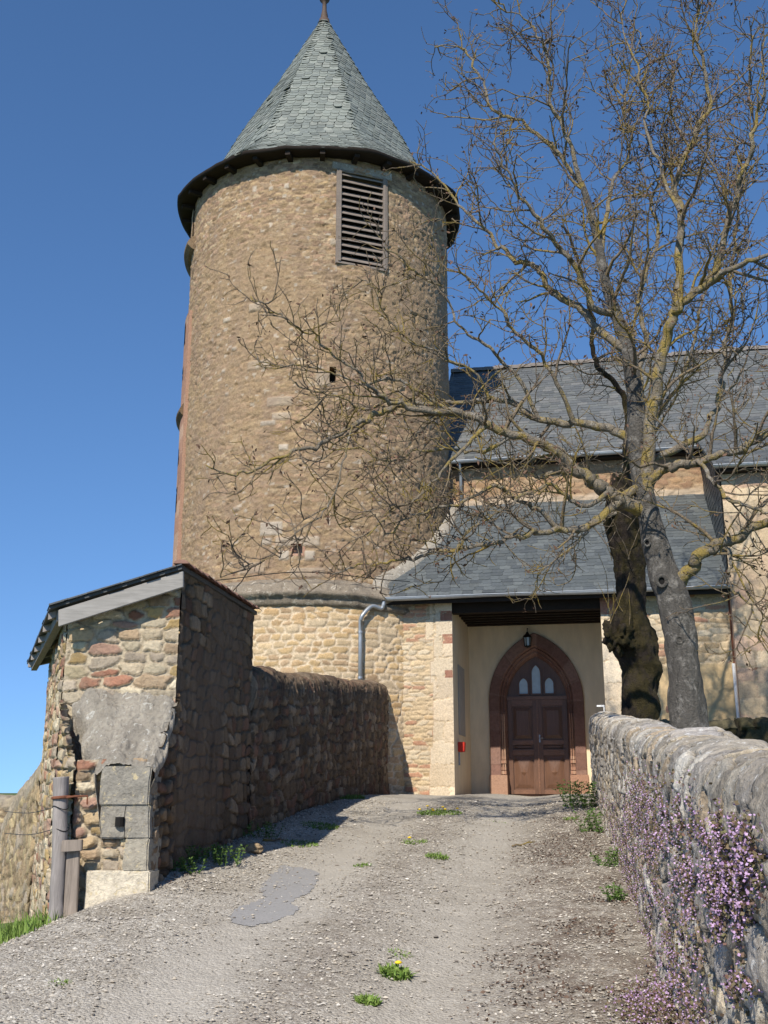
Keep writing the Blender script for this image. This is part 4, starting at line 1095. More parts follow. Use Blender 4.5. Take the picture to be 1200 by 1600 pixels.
# buttress: rubble core, sloping mortar top, dressed corner blocks
bx0, bx1, by = -2.62, -2.02, 9.52
bz_ = .1
def butt(px0, px1):
    pass
f = np.linspace(0, 1, 130); g = np.linspace(0, 1, 100)
Gq, Fq = np.meshgrid(g, f, indexing='ij')
xq0 = bx0 + .16 - .50 * Fq ** .9 - .26 * (fbm(Fq * 6, Fq * 0, seed=15, oct=4) - .5); xq1 = bx1 + .02 + .05 * Fq + .06 * (fbm(Fq * 6, Fq * 0, seed=16) - .5)
Xq = xq0 + (xq1 - xq0) * Gq + .05 * (fbm(Gq * 3, Fq * 6, seed=3) - .5)
Yq = by + .01 + (10.28 - by) * Fq + .0 * Gq
Zq = 1.80 + .74 * Fq + .17 * (fbm(Xq * 5, Yq * 5, seed=5, oct=5) - .5) + .07 * np.abs(fbm(Xq * 16, Yq * 16, seed=6, oct=5) - .5) - .10 * smooth(.18, 0, Gq) * (.4 + fbm(Yq * 9, Xq * 9, seed=8)) - .05 * smooth(.93, 1, Gq)
for e_, dx_ in ((0, .02), (-1, -.01)):                    # ragged skirts down both sides
    pass
sk = lambda i, dz: (Xq[i] + 0, Yq[i] + 0, Zq[i] - dz * (.6 + .8 * fbm(Yq[i] * 8, Xq[i] * 3, seed=2)))
def pad(A_, lo2, lo1, hi1, hi2): return np.concatenate([lo2[None], lo1[None], A_, hi1[None], hi2[None]], 0)
_l1, _l2, _h1, _h2 = sk(0, .10), sk(0, .55), sk(-1, .08), sk(-1, .30)
Xn = pad(Xq, _l2[0] + .10, _l1[0] + .01, _h1[0] - .0, _h2[0] - .08); Yn = pad(Yq, Yq[0], Yq[0], Yq[-1], Yq[-1]); Zq = pad(Zq, _l2[2], _l1[2], _h1[2], _h2[2]); Xq, Yq = Xn, Yn
bt = grid('buttress', np.stack([Xq, Yq, Zq], -1), M['mortar'], shed, st4(np.full_like(Xq, .3), smooth(.3, .7, fbm(Xq * 7, Yq * 7, seed=9)), np.ones_like(Xq), np.zeros_like(Xq)))
# rubble sides and front of the buttress (front recessed behind the blocks)
def poly_face(name, A_, B_, zb, ztA, ztB, mat, seed, sx, sy, amp):
    return wall_face(name, A_, B_, zb, ztA, ztB, mat, seed, sx, sy, amp, res=.016, parent=bt, gap=.2)
poly_face('rubble_front', (bx0 - .10, by + .11), (bx1 - .05, by + .11), bz_, 1.86, 1.88, M['shed'], 161, .17, .11, .06)
poly_face('rubble_side', (bx1 - .05, by + .05), (-1.99, 10.25), bz_, 1.82, 2.52, M['shade_wall'], 163, .22, .13, .06)
poly_face('rubble_side', (-3.06, 10.3), (bx0 - .10, by + .06), bz_, 2.46, 1.84, M['shed'], 165, .18, .11, .07)
def block(nm, px0, px1, py0, py1, y, depth, c, bev=.012, top_in=0):
    a, b_ = at(px0, py1, y), at(px1, py0, y)
    rs = random.Random(int(px0 * 7 + py0))
    j = lambda: rs.uniform(-.008, .008)
    m = MB(); x0, x1, z0, z1 = a[0], at(px1, (py0 + py1) / 2, y)[0], a[2], b_[2]
    x0 = at(px0, (py0 + py1) / 2, y)[0]
    m.hexa([(x0 + j(), y + j(), z0), (x1 + j(), y + j(), z0), (x1 + .03, y + depth, z0), (x0, y + depth, z0), (x0 + j(), y + j(), z1), (x1 + j(), y + j(), z1), (x1 + .03, y + depth, z1), (x0, y + depth, z1)], c)
    ob = m.build(nm, M['block'], bt, bevel=bev)
    bm = bmesh.new(); bm.from_mesh(ob.data)
    bmesh.ops.subdivide_edges(bm, edges=bm.edges[:], cuts=5, use_grid_fill=True)
    for v in bm.verts:
        q = np.array(v.co)
        v.co.x += .03 * (float(fbm(q[1] * 8, q[2] * 8, seed=3)) - .5); v.co.y += .035 * (float(fbm(q[0] * 6, q[2] * 6, seed=4)) - .5)
    bm.to_mesh(ob.data); bm.free()
    return ob
block('corner_block', 157, 234, 1197, 1259, by - .005, .34, (.05, .5, 1, 0))
block('corner_block', 156, 195.5, 1257.5, 1310.5, by + .01, .16, (.3, .3, 1, 0))
block('corner_block', 194.5, 233, 1257.5, 1311, by, .26, (.05, .6, 1, 0))
block('corner_block', 194, 233, 1309, 1362, by + .0, .34, (.6, .3, 1, 0))
block('corner_block', 131, 231, 1360.5, 1450, by - .012, .28, (.8, .6, 1, 0))
MB().lathe(at(187, 1284, by - .004) - np.array([0, 0, .04]), [(.0, 0), (.04, 0), (.04, .08), (0, .08)], 10).build('putlog_hole', M['dark'], bt)  # solid near-black plug, painted as the shade of a hole
# ivy-red tuft on the ragged edge is in the plants section

# garden wall continuing behind the shed, and the field wall beyond
gw = [(-6.3, 18.3, -.6, 1.1), (-5.7, 16.8, -.5, 1.45), (-4.95, 15.2, -.35, 1.75), (-4.42, 14.1, -.2, 2.0)]
gwl = stone_wall('stone_wall', gw[::-1], .4, M['field_wall'], res=(.03, .03), sx=.26, sy=.14, seed=171, amp=.05, cope=.25, cope_sx=.12, round_=.14, low=.3)
tag(gwl, 'sunlit rubble wall sloping down behind the left side of the shed', 'stone wall')
fw = [(-16, 22.5, -1.8, 1.1), (-9, 21.2, -1.2, 1.42), (-6.1, 20.8, -.9, 1.50)]
fwl = stone_wall('stone_wall', fw[::-1], .45, M['field_wall'], res=(.05, .035), sx=.36, sy=.12, seed=181, amp=.05, cope=.22, cope_sx=.10, round_=.14, low=.6)
tag(fwl, 'low coursed field wall at the far left edge beyond the meadow', 'stone wall')

# gate post beside the buttress
Pb = at(89, 1440, 9.42)
gp_ = thing('gate_post', 'weathered grey timber gate post with rusty iron band beside the shed buttress', 'gate post', tuple(Pb))
rs = np.random.default_rng(3)
pts = np.array([at(88, 1462, 9.42), at(89, 1420, 9.42), at(91, 1370, 9.43), at(93, 1320, 9.44), at(94, 1270, 9.45), at(95, 1235, 9.46), at(95, 1214, 9.46)])
def trunk_mesh(name, pts, rad, mat, parent, k=18, sub=10, bumpy=.06, seed=3, freq=3.0, stone=None, cap=True, flare=None):
    P = bez(pts, sub); n = len(P); R = np.interp(np.linspace(0, len(rad) - 1, n), np.arange(len(rad)), rad)
    T = np.gradient(P, axis=0); T /= np.linalg.norm(T, axis=1)[:, None]
    a = np.array([1.0, 0, 0]); Nn = np.zeros_like(P)
    for i in range(n):
        a = a - T[i] * (a @ T[i]); a /= np.linalg.norm(a); Nn[i] = a
    Bn = np.cross(T, Nn); ang = np.linspace(0, 2 * math.pi, k + 1)
    D = Nn[:, None] * np.cos(ang)[None, :, None] + Bn[:, None] * np.sin(ang)[None, :, None]
    Q = P[:, None] + D * R[:, None, None]
    Q[:, -1] = Q[:, 0]
    nz = fbm(Q[..., 0] * freq, Q[..., 1] * freq, Q[..., 2] * freq * .6, seed=seed, oct=4) - .5
    Q = Q + D * (nz * 2 * bumpy)[..., None] * (R[:, None, None] / max(rad)) ** .5
    if cap:
        Q = np.concatenate([Q, np.broadcast_to(Q[-1].mean(0), (1, k + 1, 3))], 0)
    return grid(name, Q, mat, parent, st4(nz + .5, nz + .5, np.ones_like(nz), np.zeros_like(nz)) if not cap else None, flip=True)
post = trunk_mesh('post', pts, [.063, .064, .063, .064, .062, .064, .066], M['postwood'], gp_, 20, 6, .012, 5, 12)
m = MB(); a, b_ = at(95, 1332, 9.33), at(127, 1313, 9.33)
m.hexa([(a[0], 9.33, a[2]), (b_[0], 9.35, a[2] + .01), (b_[0], 9.40, a[2] + .01), (a[0], 9.38, a[2]), (a[0], 9.33, b_[2]), (b_[0], 9.35, b_[2] + .005), (b_[0], 9.40, b_[2] + .005), (a[0], 9.38, b_[2])]); m.build('crosspiece', M['plankwood'], gp_, bevel=.005)
q0, q1, q2, q3 = at(97, 1456, 9.40), at(118, 1456, 9.40), at(104, 1330, 9.40), at(124, 1330, 9.40)
dpt = np.array([0, .04, 0])
m = MB(); m.hexa([q0, q1, q1 + dpt, q0 + dpt, q2, q3, q3 + dpt, q2 + dpt]); m.build('plank', M['plankwood'], gp_, bevel=.005)
c = at(95.5, 1246, 9.455)
m = MB(); ang = np.linspace(0, 2 * math.pi, 20)
m.tube([c + [.072 * math.cos(t), .072 * math.sin(t), .006 * math.cos(t)] for t in ang], .013, 6); m.tube([c + [.06, -.05, .0], c + [.13, -.03, .01], c + [.22, .02, .012], c + [.225, .02, -.06]], .009, 6)
m.build('iron_band', M['rust'], gp_)
m = MB()
for py in (1262, 1296):
    c = at(95, py, 9.45); m.tube([c + [.068 * math.cos(t), .068 * math.sin(t), .015 * math.sin(2 * t)] for t in ang], .004, 5)
    e = at(8, py + 6, 12.5); m.tube(bez([c + [-.068, 0, 0], (c + e) / 2 - [0, 0, .03], e], 8), .0035, 4)
m.build('wire', M['iron'], gp_)

# ------------------------------------------------------------------ trees
def bark_mat(name, base, pale, pale_amt, yellow, yel_amt, scale=6, moss=None, ysc=1.0):
    m, n, b = newmat(name)
    co = coords(n); cs = coords(n, (1, 1, .3))
    f = noise(n, cs, 16, 7, .7, .4)
    c = ramp(n, f, [(.28, tuple(x * .55 for x in base)), (.5, base), (.75, tuple(min(1, x * 1.35) for x in base))])
    if pale: c = mix(n, mapr(n, noise(n, co, scale, 6, .75, .3), pale_amt, pale_amt + .12, 0, .8), c, pale)
    if moss: c = mix(n, mapr(n, noise(n, co, 2.2, 7, .75, .5), .42, .55, 0, .95), c, moss)
    if yellow: c = mix(n, mapr(n, noise(n, co, 2.6 * ysc, 6, .75, .4), yel_amt, yel_amt + .10, 0, .85), c, yellow)
    n.links.new(c, b.inputs['Base Color']); b.inputs['Roughness'].default_value = .92
    bump(n, b, math_(n, 'ADD', math_(n, 'MULTIPLY', f, 1.6), noise(n, co, 40, 4, .7)), 1.0, .05)
    return m
M['bark'] = bark_mat('grey_bark', (.115, .105, .092), (.30, .28, .25), .52, (.33, .24, .07), .66)
M['limb_bark'] = bark_mat('lichen_limb_bark', (.25, .21, .16), (.42, .385, .33), .54, (.36, .26, .06), .48, 7)
M['twig_bark'] = bark_mat('twig_bark', (.245, .19, .135), (.42, .37, .31), .60, (.35, .25, .055), .49, 5, None, .5)
M['moss_bark'] = bark_mat('mossy_bark', (.034, .025, .019), (.2, .185, .16), .62, None, 0, 9, (.046, .036, .012))
M['bud'] = plain_mat('brown_buds', (.13, .075, .05), .9, .3, 20, 0)

TW = np.random.default_rng(19)
def pix(path, y0, y1, bow=0.0):
    n = len(path); out = []
    for i, (a, b) in enumerate(path):
        t = i / max(1, n - 1)
        out.append(at(a, b, y0 + (y1 - y0) * t + bow * math.sin(t * math.pi)))
    return np.array(out)
def walk(p, d, L, seg, wig, up):
    n = max(2, int(round(L / seg))); pts = [p]
    d = d / np.linalg.norm(d)
    for i in range(n):
        d = d + TW.normal(0, wig, 3); d[2] += up; d = d / np.linalg.norm(d)
        pts.append(pts[-1] + d * seg)
    return np.array(pts)
class Twigs:
    """many thin tubes gathered as arrays (three or four sides each)"""
    def __init__(s): s.V, s.Q, s.n = [], [], 0
    def add(s, P, r0, r1, k=3):
        n = len(P); T = np.gradient(P, axis=0); T /= np.linalg.norm(T, axis=1)[:, None] + 1e-9
        a = np.array([.31, .52, .79]); Nn = np.cross(T, a); Nn /= np.linalg.norm(Nn, axis=1)[:, None] + 1e-9
        Bn = np.cross(T, Nn); an = np.arange(k) * 2 * math.pi / k
        R = np.linspace(r0, r1, n)
        ring = P[:, None] + R[:, None, None] * (Nn[:, None] * np.cos(an)[None, :, None] + Bn[:, None] * np.sin(an)[None, :, None])
        i = np.arange(n - 1)[:, None] * k; j = np.arange(k)[None, :]; j2 = (j + 1) % k
        s.Q.append((np.stack([i + j, i + j2, i + k + j2, i + k + j], -1) + s.n).reshape(-1, 4))
        s.V.append(ring.reshape(-1, 3)); s.n += n * k
    def build(s, name, mat, parent):
        Q = np.concatenate(s.Q)
        return raw_mesh(name, np.concatenate(s.V), Q, np.arange(len(Q)) * 4, mat, parent, None, True)
def tips_mesh(tips, name, mat, parent, s0, s1):
    V, Q, n = [], [], 0
    for p in tips:
        for _ in range(TW.integers(1, 4)):
            a, b = TW.normal(0, 1, 3), TW.normal(0, 1, 3); a /= np.linalg.norm(a); b = b - a * (a @ b); b /= np.linalg.norm(b)
            s = TW.uniform(s0, s1); c = p + TW.normal(0, s * .8, 3)
            V += [c - a * s, c + b * s * .45, c + a * s, c - b * s * .45]; Q.append((n, n + 1, n + 2, n + 3)); n += 4
    Q = np.array(Q)
    return raw_mesh(name, np.array(V), Q, np.arange(len(Q)) * 4, mat, parent, None, False)
def dress(limbs, tw, tips, s1=.30, s2=.19, s3=.13, L1=(.6, 1.9), L2=(.3, .85), L3=(.10, .32), up=.035, dens=1.0):
    """limbs: (points, radius array, start fraction)"""
    for P, R, f0 in limbs:
        seg = np.linalg.norm(np.diff(P, axis=0), axis=1); cum = np.concatenate([[0], np.cumsum(seg)]); tot = cum[-1]
        s = tot * f0 + TW.uniform(0, s1)
        while s < tot:
            i = min(np.searchsorted(cum, s), len(P) - 1)
            p = P[i]; t = P[i] - P[i - 1]; t /= np.linalg.norm(t) + 1e-9; r = R[i]
            perp = TW.normal(0, 1, 3); perp -= t * (perp @ t); perp /= np.linalg.norm(perp)
            th = math.radians(TW.uniform(28, 72))
            d = t * math.cos(th) + perp * math.sin(th); d[2] += .12
            L = TW.uniform(*L1) * (.55 + .45 * (1 - s / tot)) * (1 if r > .02 else .75)
            B1 = walk(p, d, L, .11, .145, up); r1 = min(.55 * r, .026) * (.7 + .5 * L / L1[1])
            tw.add(B1, max(r1 * 1.1, .013), .0075, 4)
            sub(B1, tw, tips, s2, s3, L2, L3, up)
            s += s1 * TW.uniform(.5, 1.5) / dens
        sub(P[int(len(P) * max(f0, .45)):], tw, tips, s2 * 1.6, s3, L2, L3, up)
def sub(B1, tw, tips, s2, s3, L2, L3, up):
    n = len(B1); step = np.linalg.norm(B1[1] - B1[0])
    k = s = 0
    s = TW.uniform(.5, 1.2) * s2 / step
    while s < n:
        i = min(int(s), n - 1); t = B1[i] - B1[max(i - 1, 0)] if i else B1[1] - B1[0]
        t = t / (np.linalg.norm(t) + 1e-9)
        perp = TW.normal(0, 1, 3); perp -= t * (perp @ t); perp /= np.linalg.norm(perp)
        th = math.radians(TW.uniform(30, 80)); d = t * math.cos(th) + perp * math.sin(th); d[2] += .15
        B2 = walk(B1[i], d, TW.uniform(*L2), .075, .20, up * 1.3)
        tw.add(B2, .0092, .0050, 3)
        q = TW.uniform(.6, 1.6)
        while q < len(B2):
            j = int(q); t2 = B2[j] - B2[j - 1] if j else B2[1] - B2[0]; t2 = t2 / np.linalg.norm(t2)
            pr = TW.normal(0, 1, 3); pr -= t2 * (pr @ t2); pr /= np.linalg.norm(pr)
            th = math.radians(TW.uniform(35, 80)); d2 = t2 * math.cos(th) + pr * math.sin(th); d2[2] += .15
            B3 = walk(B2[j], d2, TW.uniform(*L3), .06, .22, up * 1.5)
            tw.add(B3, .0070, .0045, 3)
            if TW.random() < .5: tips.append(B3[-1])
            q += s3 / .075 * TW.uniform(.6, 1.5)
        tips.append(B2[-1])
        s += s2 / step * TW.uniform(.55, 1.5)

def make_limb(path, y0, y1, r0, r1, parent, bow=0.0, mat='limb_bark', k=10):
    P0 = pix(path, y0, y1, bow)
    P = bez(P0, 6); n = len(P); r0 *= .86
    R = r0 + (r1 - r0) * np.linspace(0, 1, n) ** .8
    # small kinks along the way, never at the root
    wv = np.linspace(0, 1, n)[:, None]
    jit = np.stack([fbm(np.arange(n) * .45, np.full(n, i * 7.3 + path[0][0]), seed=40 + i, oct=3) - .5 for i in range(3)], -1)
    P = P + jit * .16 * np.minimum(1, wv * 4)
    trunk_mesh('limb', P, list(R), M[mat], parent, k, 1, .012, int(path[0][0]) % 97, 5.0)
    return (P, R, .18)

grey_tree = thing('bare_tree', 'bare tree with a leaning grey trunk and wide yellow-lichened branches in front of the church', 'tree', tuple(at(1081, 1165, 14)))
gt = [(1086, 1215), (1081, 1165), (1075, 1120), (1067, 1027), (1052, 936), (1035, 894), (1017, 821), (1006, 775), (999, 729), (993, 680), (994, 628), (989, 592), (980, 546), (966, 500), (950, 455), (939, 404), (927, 345), (911, 293)]
gr = [.36, .31, .262, .228, .225, .215, .172, .158, .15, .14, .128, .12, .11, .10, .088, .076, .062, .045]
gP = pix(gt, 14.0, 14.5)
gr[0:3] = [.42, .325, .258]
trunk_mesh('trunk', gP, [q * .94 for q in gr], M['bark'], grey_tree, 48, 16, .055, 4, 5.5)
for px, py, sz, yk in ((1034, 908, .062, 13.93), (1011, 848, .04, 14.01), (1062, 1000, .04, 13.90)):      # old pruning scars
    c = at(px, py, yk); d = (EYE - c) / np.linalg.norm(EYE - c)
    e1 = np.cross(d, Z3); e1 /= np.linalg.norm(e1); e2 = np.cross(e1, d)
    a = np.linspace(0, 2 * math.pi, 19); m = MB()
    m.tube([c + e1 * sz * math.cos(t) + e2 * sz * 1.15 * math.sin(t) for t in a], sz * .42, 8, False)
    kn = m.build('knot', M['bark'], grey_tree, smoothed=True)
    m = MB(); m.add([c - d * .01 + e1 * sz * .8 * math.cos(t) + e2 * sz * .9 * math.sin(t) for t in a[:-1]], [tuple(range(18))]); m.build('hollow', M['dark'], kn)  # hollow is a flat near-black disc, its shade is only colour
LG = [  # path, depth start, depth end, radius start, end, bow
    ([(1010, 790), (1012, 740), (1017, 660), (1028, 590), (1040, 546), (1050, 505), (1062, 477), (1086, 455), (1112, 432), (1130, 385), (1141, 330), (1156, 285), (1168, 240), (1180, 195), (1196, 140)], 14.05, 12.6, .125, .018, 0),
    ([(1050, 505), (1060, 460), (1063, 394), (1063, 330), (1056, 300), (1066, 257), (1090, 211), (1108, 160), (1100, 110), (1090, 60), (1094, 10), (1105, -40)], 13.5, 13.9, .085, .012, .3),
    ([(927, 350), (911, 293), (880, 250), (847, 215), (797, 183), (769, 165), (752, 120), (735, 95), (719, 75), (677, 69)], 14.4, 15.2, .05, .010, 0),
    ([(911, 293), (898, 257), (884, 202), (862, 160), (856, 130), (859, 101), (848, 70), (836, 45), (815, 27), (778, 9)], 14.5, 13.8, .046, .010, 0),
    ([(978, 546), (940, 520), (905, 480), (872, 462), (840, 425), (815, 408), (783, 390), (751, 353), (710, 312), (673, 270), (640, 250)], 14.25, 15.2, .08, .012, 0),
    ([(960, 490), (925, 481), (911, 436), (885, 400), (862, 372), (838, 344), (812, 300), (790, 262), (770, 225)], 14.3, 13.2, .07, .012, 0),
    ([(1008, 800), (985, 790), (965, 778), (948, 770), (925, 755), (907, 738), (870, 708), (847, 695), (801, 678), (760, 665), (728, 648), (690, 645), (650, 641), (608, 638), (575, 655), (550, 667), (510, 690), (483, 700), (433, 716), (391, 736), (352, 738), (324, 726)], 14.0, 12.4, .125, .008, 0),
    ([(690, 645), (655, 640), (622, 632), (600, 625), (580, 608), (566, 592), (541, 568), (515, 548), (491, 527), (454, 502), (425, 485), (395, 462)], 13.15, 12.0, .040, .008, 0),
    ([(992, 690), (970, 678), (948, 670), (897, 660), (870, 662), (842, 656), (815, 640), (801, 630), (764, 621), (730, 628), (696, 630), (650, 629), (604, 627), (570, 640), (540, 625), (500, 610), (455, 600)], 14.2, 13.6, .085, .010, .5),
    ([(1002, 760), (975, 775), (950, 800), (920, 821), (895, 828), (870, 826), (840, 830), (810, 839), (770, 848), (732, 855), (700, 862), (676, 864), (640, 872), (592, 880), (550, 886), (515, 895)], 14.0, 13.3, .075, .008, -.5),
    ([(870, 826), (845, 800), (830, 788), (800, 775), (775, 760), (740, 770), (700, 790), (660, 800), (630, 815), (600, 838)], 13.6, 12.6, .045, .008, 0),
    ([(1058, 915), (1070, 898), (1086, 878), (1105, 862), (1122, 850), (1155, 838), (1190, 820), (1230, 800), (1280, 770)], 14.0, 13.2, .12, .05, 0),
    ([(1120, 850), (1136, 862), (1138, 890), (1140, 915), (1160, 935), (1175, 955), (1190, 985)], 13.7, 13.2, .04, .008, 0),
    ([(1008, 770), (1021, 748), (1049, 732), (1070, 726), (1090, 720), (1141, 706), (1200, 683), (1260, 650)], 14.0, 13.0, .085, .04, 0),
    ([(1012, 720), (1060, 700), (1090, 685), (1109, 665), (1122, 624), (1130, 580), (1132, 546), (1143, 500), (1142, 430), (1150, 360), (1160, 290), (1178, 210), (1170, 120), (1185, 40)], 14.1, 14.9, .065, .010, 0),
    ([(1090, 455), (1127, 430), (1160, 415), (1200, 400), (1260, 360)], 13.1, 12.0, .06, .02, 0),
    ([(1063, 330), (1040, 285), (1022, 240), (1010, 190), (1003, 130), (985, 70), (970, 10)], 13.8, 14.8, .04, .009, 0),
    ([(939, 404), (945, 345), (955, 300), (975, 250), (985, 220), (978, 160), (985, 100), (1000, 50)], 14.4, 15.2, .045, .009, 0),
    ([(989, 592), (1010, 540), (1000, 480), (1012, 420), (1030, 370), (1020, 310), (1040, 250), (1035, 190), (1060, 110)], 14.2, 15.6, .055, .009, 0),
    ([(1090, 720), (1110, 740), (1130, 775), (1160, 790), (1200, 800), (1240, 830)], 13.5, 12.5, .04, .015, 0),
    ([(760, 665), (735, 690), (700, 720), (672, 760), (640, 790), (610, 800), (575, 840)], 13.4, 12.4, .035, .007, 0),
    ([(801, 678), (770, 700), (735, 705), (700, 700), (650, 705), (600, 720), (560, 700), (520, 705), (480, 730)], 13.5, 14.2, .034, .007, 0),
    ([(550, 667), (545, 690), (530, 740), (515, 790), (480, 820), (450, 845), (420, 870), (390, 885), (365, 875)], 12.7, 12.2, .016, .006, 0),
    ([(897, 660), (875, 610), (850, 560), (820, 530), (790, 500), (765, 470), (735, 440), (700, 420)], 14.3, 13.0, .045, .009, 0),
    ([(842, 656), (810, 590), (780, 560), (745, 530), (715, 500), (690, 450), (660, 430), (620, 400), (590, 370)], 14.2, 13.4, .04, .008, 0),
    ([(764, 621), (740, 580), (700, 560), (660, 545), (625, 520), (600, 490), (585, 450), (560, 430)], 14.2, 13.6, .030, .007, 0),
    ([(700, 640), (650, 610), (610, 590), (560, 600), (520, 585), (480, 570), (440, 575), (400, 560)], 13.9, 13.2, .028, .007, 0),
    ([(948, 770), (920, 790), (890, 780), (860, 760), (830, 770), (790, 790), (760, 810), (730, 830), (705, 870)], 13.8, 12.8, .04, .008, 0),
]
tw, tips, limbs = Twigs(), [], []
for path, y0, y1, r0, r1, bow in LG:
    dmin = [math.hypot(path[0][0] - a, path[0][1] - b) for a, b in gt]
    if min(dmin) < 32 or r0 > .06: y0 = 14.0 + .5 * np.interp(-path[0][1], [-b for a, b in gt], np.linspace(0, 1, len(gt)))
    limbs.append(make_limb(path, y0, y1, r0, r1, grey_tree, bow))
limbs.append((bez(gP, 8)[-60:], np.linspace(.1, .045, 60), .1))
dress([l for l in limbs if l[0][-1][0] > 1.2], tw, tips, s1=.26, s2=.20, s3=.14)
dress([l for l in limbs if l[0][-1][0] <= 1.2], tw, tips, s1=.31, s2=.23, s3=.15, L1=(.4, 1.35))
tw.build('crown', M['twig_bark'], grey_tree)
tips_mesh([t for t in tips if TW.random() < .6], 'leaves', M['bud'], grey_tree, .016, .042)

moss_tree = thing('pollard_tree', 'dark moss-covered old pollard trunk with a swollen burl behind the grey tree', 'tree', tuple(at(1000, 1160, 18.5)))
mt = [(1002, 1190), (1001, 1140), (1000, 1085), (1001, 1045), (994, 1015), (989, 988), (987, 955), (988, 915), (984, 880), (976, 845), (970, 815), (968, 785), (969, 762), (972, 742)]
mr = [.37, .32, .29, .31, .37, .35, .25, .23, .26, .30, .31, .29, .22, .14]
trunk_mesh('trunk', pix(mt, 18.5, 18.5), mr, M['moss_bark'], moss_tree, 56, 16, .13, 12, 5.5)
bz = at(968, 992, 18.2); a_, e_ = np.meshgrid(np.linspace(0, 2 * math.pi, 61), np.linspace(-math.pi / 2, math.pi / 2, 40), indexing='ij')
D_ = np.stack([np.cos(e_) * np.cos(a_), np.cos(e_) * np.sin(a_), np.sin(e_)], -1)
nz_ = fbm(D_[..., 0] * 3.2, D_[..., 1] * 3.2, D_[..., 2] * 3.2, seed=31, oct=5) - .5
grid('burl', bz + D_ * np.array([.24, .24, .31]) * (1 + nz_ * 1.5)[..., None], M['moss_bark'], moss_tree)
LM = [
    ([(970, 800), (975, 757), (980, 690), (978, 637), (960, 600), (938, 575), (928, 540), (925, 500), (915, 450), (900, 400), (880, 350)], 18.5, 17.8, .10, .02, 0),
    ([(968, 790), (950, 765), (925, 745), (890, 735), (850, 745), (815, 735), (780, 720), (745, 715)], 18.4, 17.2, .09, .012, 0),
    ([(975, 770), (1000, 720), (1020, 660), (1060, 600), (1085, 540), (1100, 470), (1130, 400)], 18.5, 19.5, .09, .012, 0),
    ([(972, 750), (985, 690), (1000, 610), (985, 530), (1005, 450), (990, 370)], 18.6, 19.4, .08, .012, 0),
    ([(970, 800), (930, 810), (900, 850), (870, 870), (840, 900)], 18.3, 17.4, .05, .01, 0),
]
tw, tips, limbs = Twigs(), [], []
for path, y0, y1, r0, r1, bow in LM:
    limbs.append(make_limb(path, y0, y1, r0, r1, moss_tree, bow, 'moss_bark' if r0 > .095 else 'limb_bark'))
dress(limbs, tw, tips, s1=.38, dens=1.0)
for i in range(14):                                     # thin shoots from the burl and the pollard head
    a = at(*[(965, 960), (958, 985), (975, 880), (960, 830)][i % 4], 18.2) + TW.normal(0, .1, 3)
    P = walk(a, np.array([TW.normal(0, .5), -.3, 1.0]), TW.uniform(.3, 1.1), .09, .12, .05); tw.add(P, .009, .004, 3)
tw.build('crown', M['twig_bark'], moss_tree)
tips_mesh([t for t in tips if TW.random() < .4], 'leaves', M['bud'], moss_tree, .012, .03)

# ------------------------------------------------------------------ plants and litter
def leaf_mat(name, c, c2):
    m, n, b = newmat(name)
    oi = noise(n, coords(n), 22, 3, .6)
    n.links.new(ramp(n, oi, [(.35, c), (.65, c2)]), b.inputs['Base Color']); b.inputs['Roughness'].default_value = .7
    return m
M['grass'] = leaf_mat('grass_blades', (.085, .16, .022), (.19, .26, .06))
M['weed'] = leaf_mat('weed_leaves', (.05, .10, .02), (.10, .16, .035))
M['petal'] = leaf_mat('purple_petals', (.34, .205, .37), (.50, .36, .53))
M['wallleaf'] = leaf_mat('trailing_leaves', (.15, .085, .07), (.13, .125, .055))
M['dandelion'] = leaf_mat('dandelion_yellow', (.75, .48, .02), (.8, .58, .03))
M['litter'] = leaf_mat('dry_leaves', (.06, .036, .026), (.14, .09, .062))
M['pebble'] = stone_mat('pebbles', [(.37, .33, .275), (.44, .40, .34), (.30, .27, .225), (.54, .50, .44), (.40, .35, .28), (.25, .22, .19)], (.4, .36, .3), vary=(.7, 1.2), bumps=.2)
PR = np.random.default_rng(5)
def blades(n, spread, h, seed, wd=.006, lean=.5):
    r = np.random.default_rng(seed); V, f = [], []
    for i in range(n):
        a = r.uniform(0, 6.28); rr = spread * math.sqrt(r.random()); x, y = rr * math.cos(a), rr * math.sin(a)
        d = r.uniform(0, 6.28); L = h * r.uniform(.5, 1.15); q = r.uniform(.1, lean)
        e = np.array([math.cos(d), math.sin(d), 0]); s = np.array([-math.sin(d), math.cos(d), 0]) * wd * r.uniform(.6, 1.3)
        p0 = np.array([x, y, -.03]); p1 = p0 + Z3 * L * .55 + e * L * q * .4; p2 = p0 + Z3 * L * (1 - q * .35) + e * L * q * 1.1
        o = len(V); V += [p0 - s, p0 + s, p1 + s * .8, p1 - s * .8, p2]; f += [(o, o + 1, o + 2, o + 3), (o + 3, o + 2, o + 4)]
    return V, f
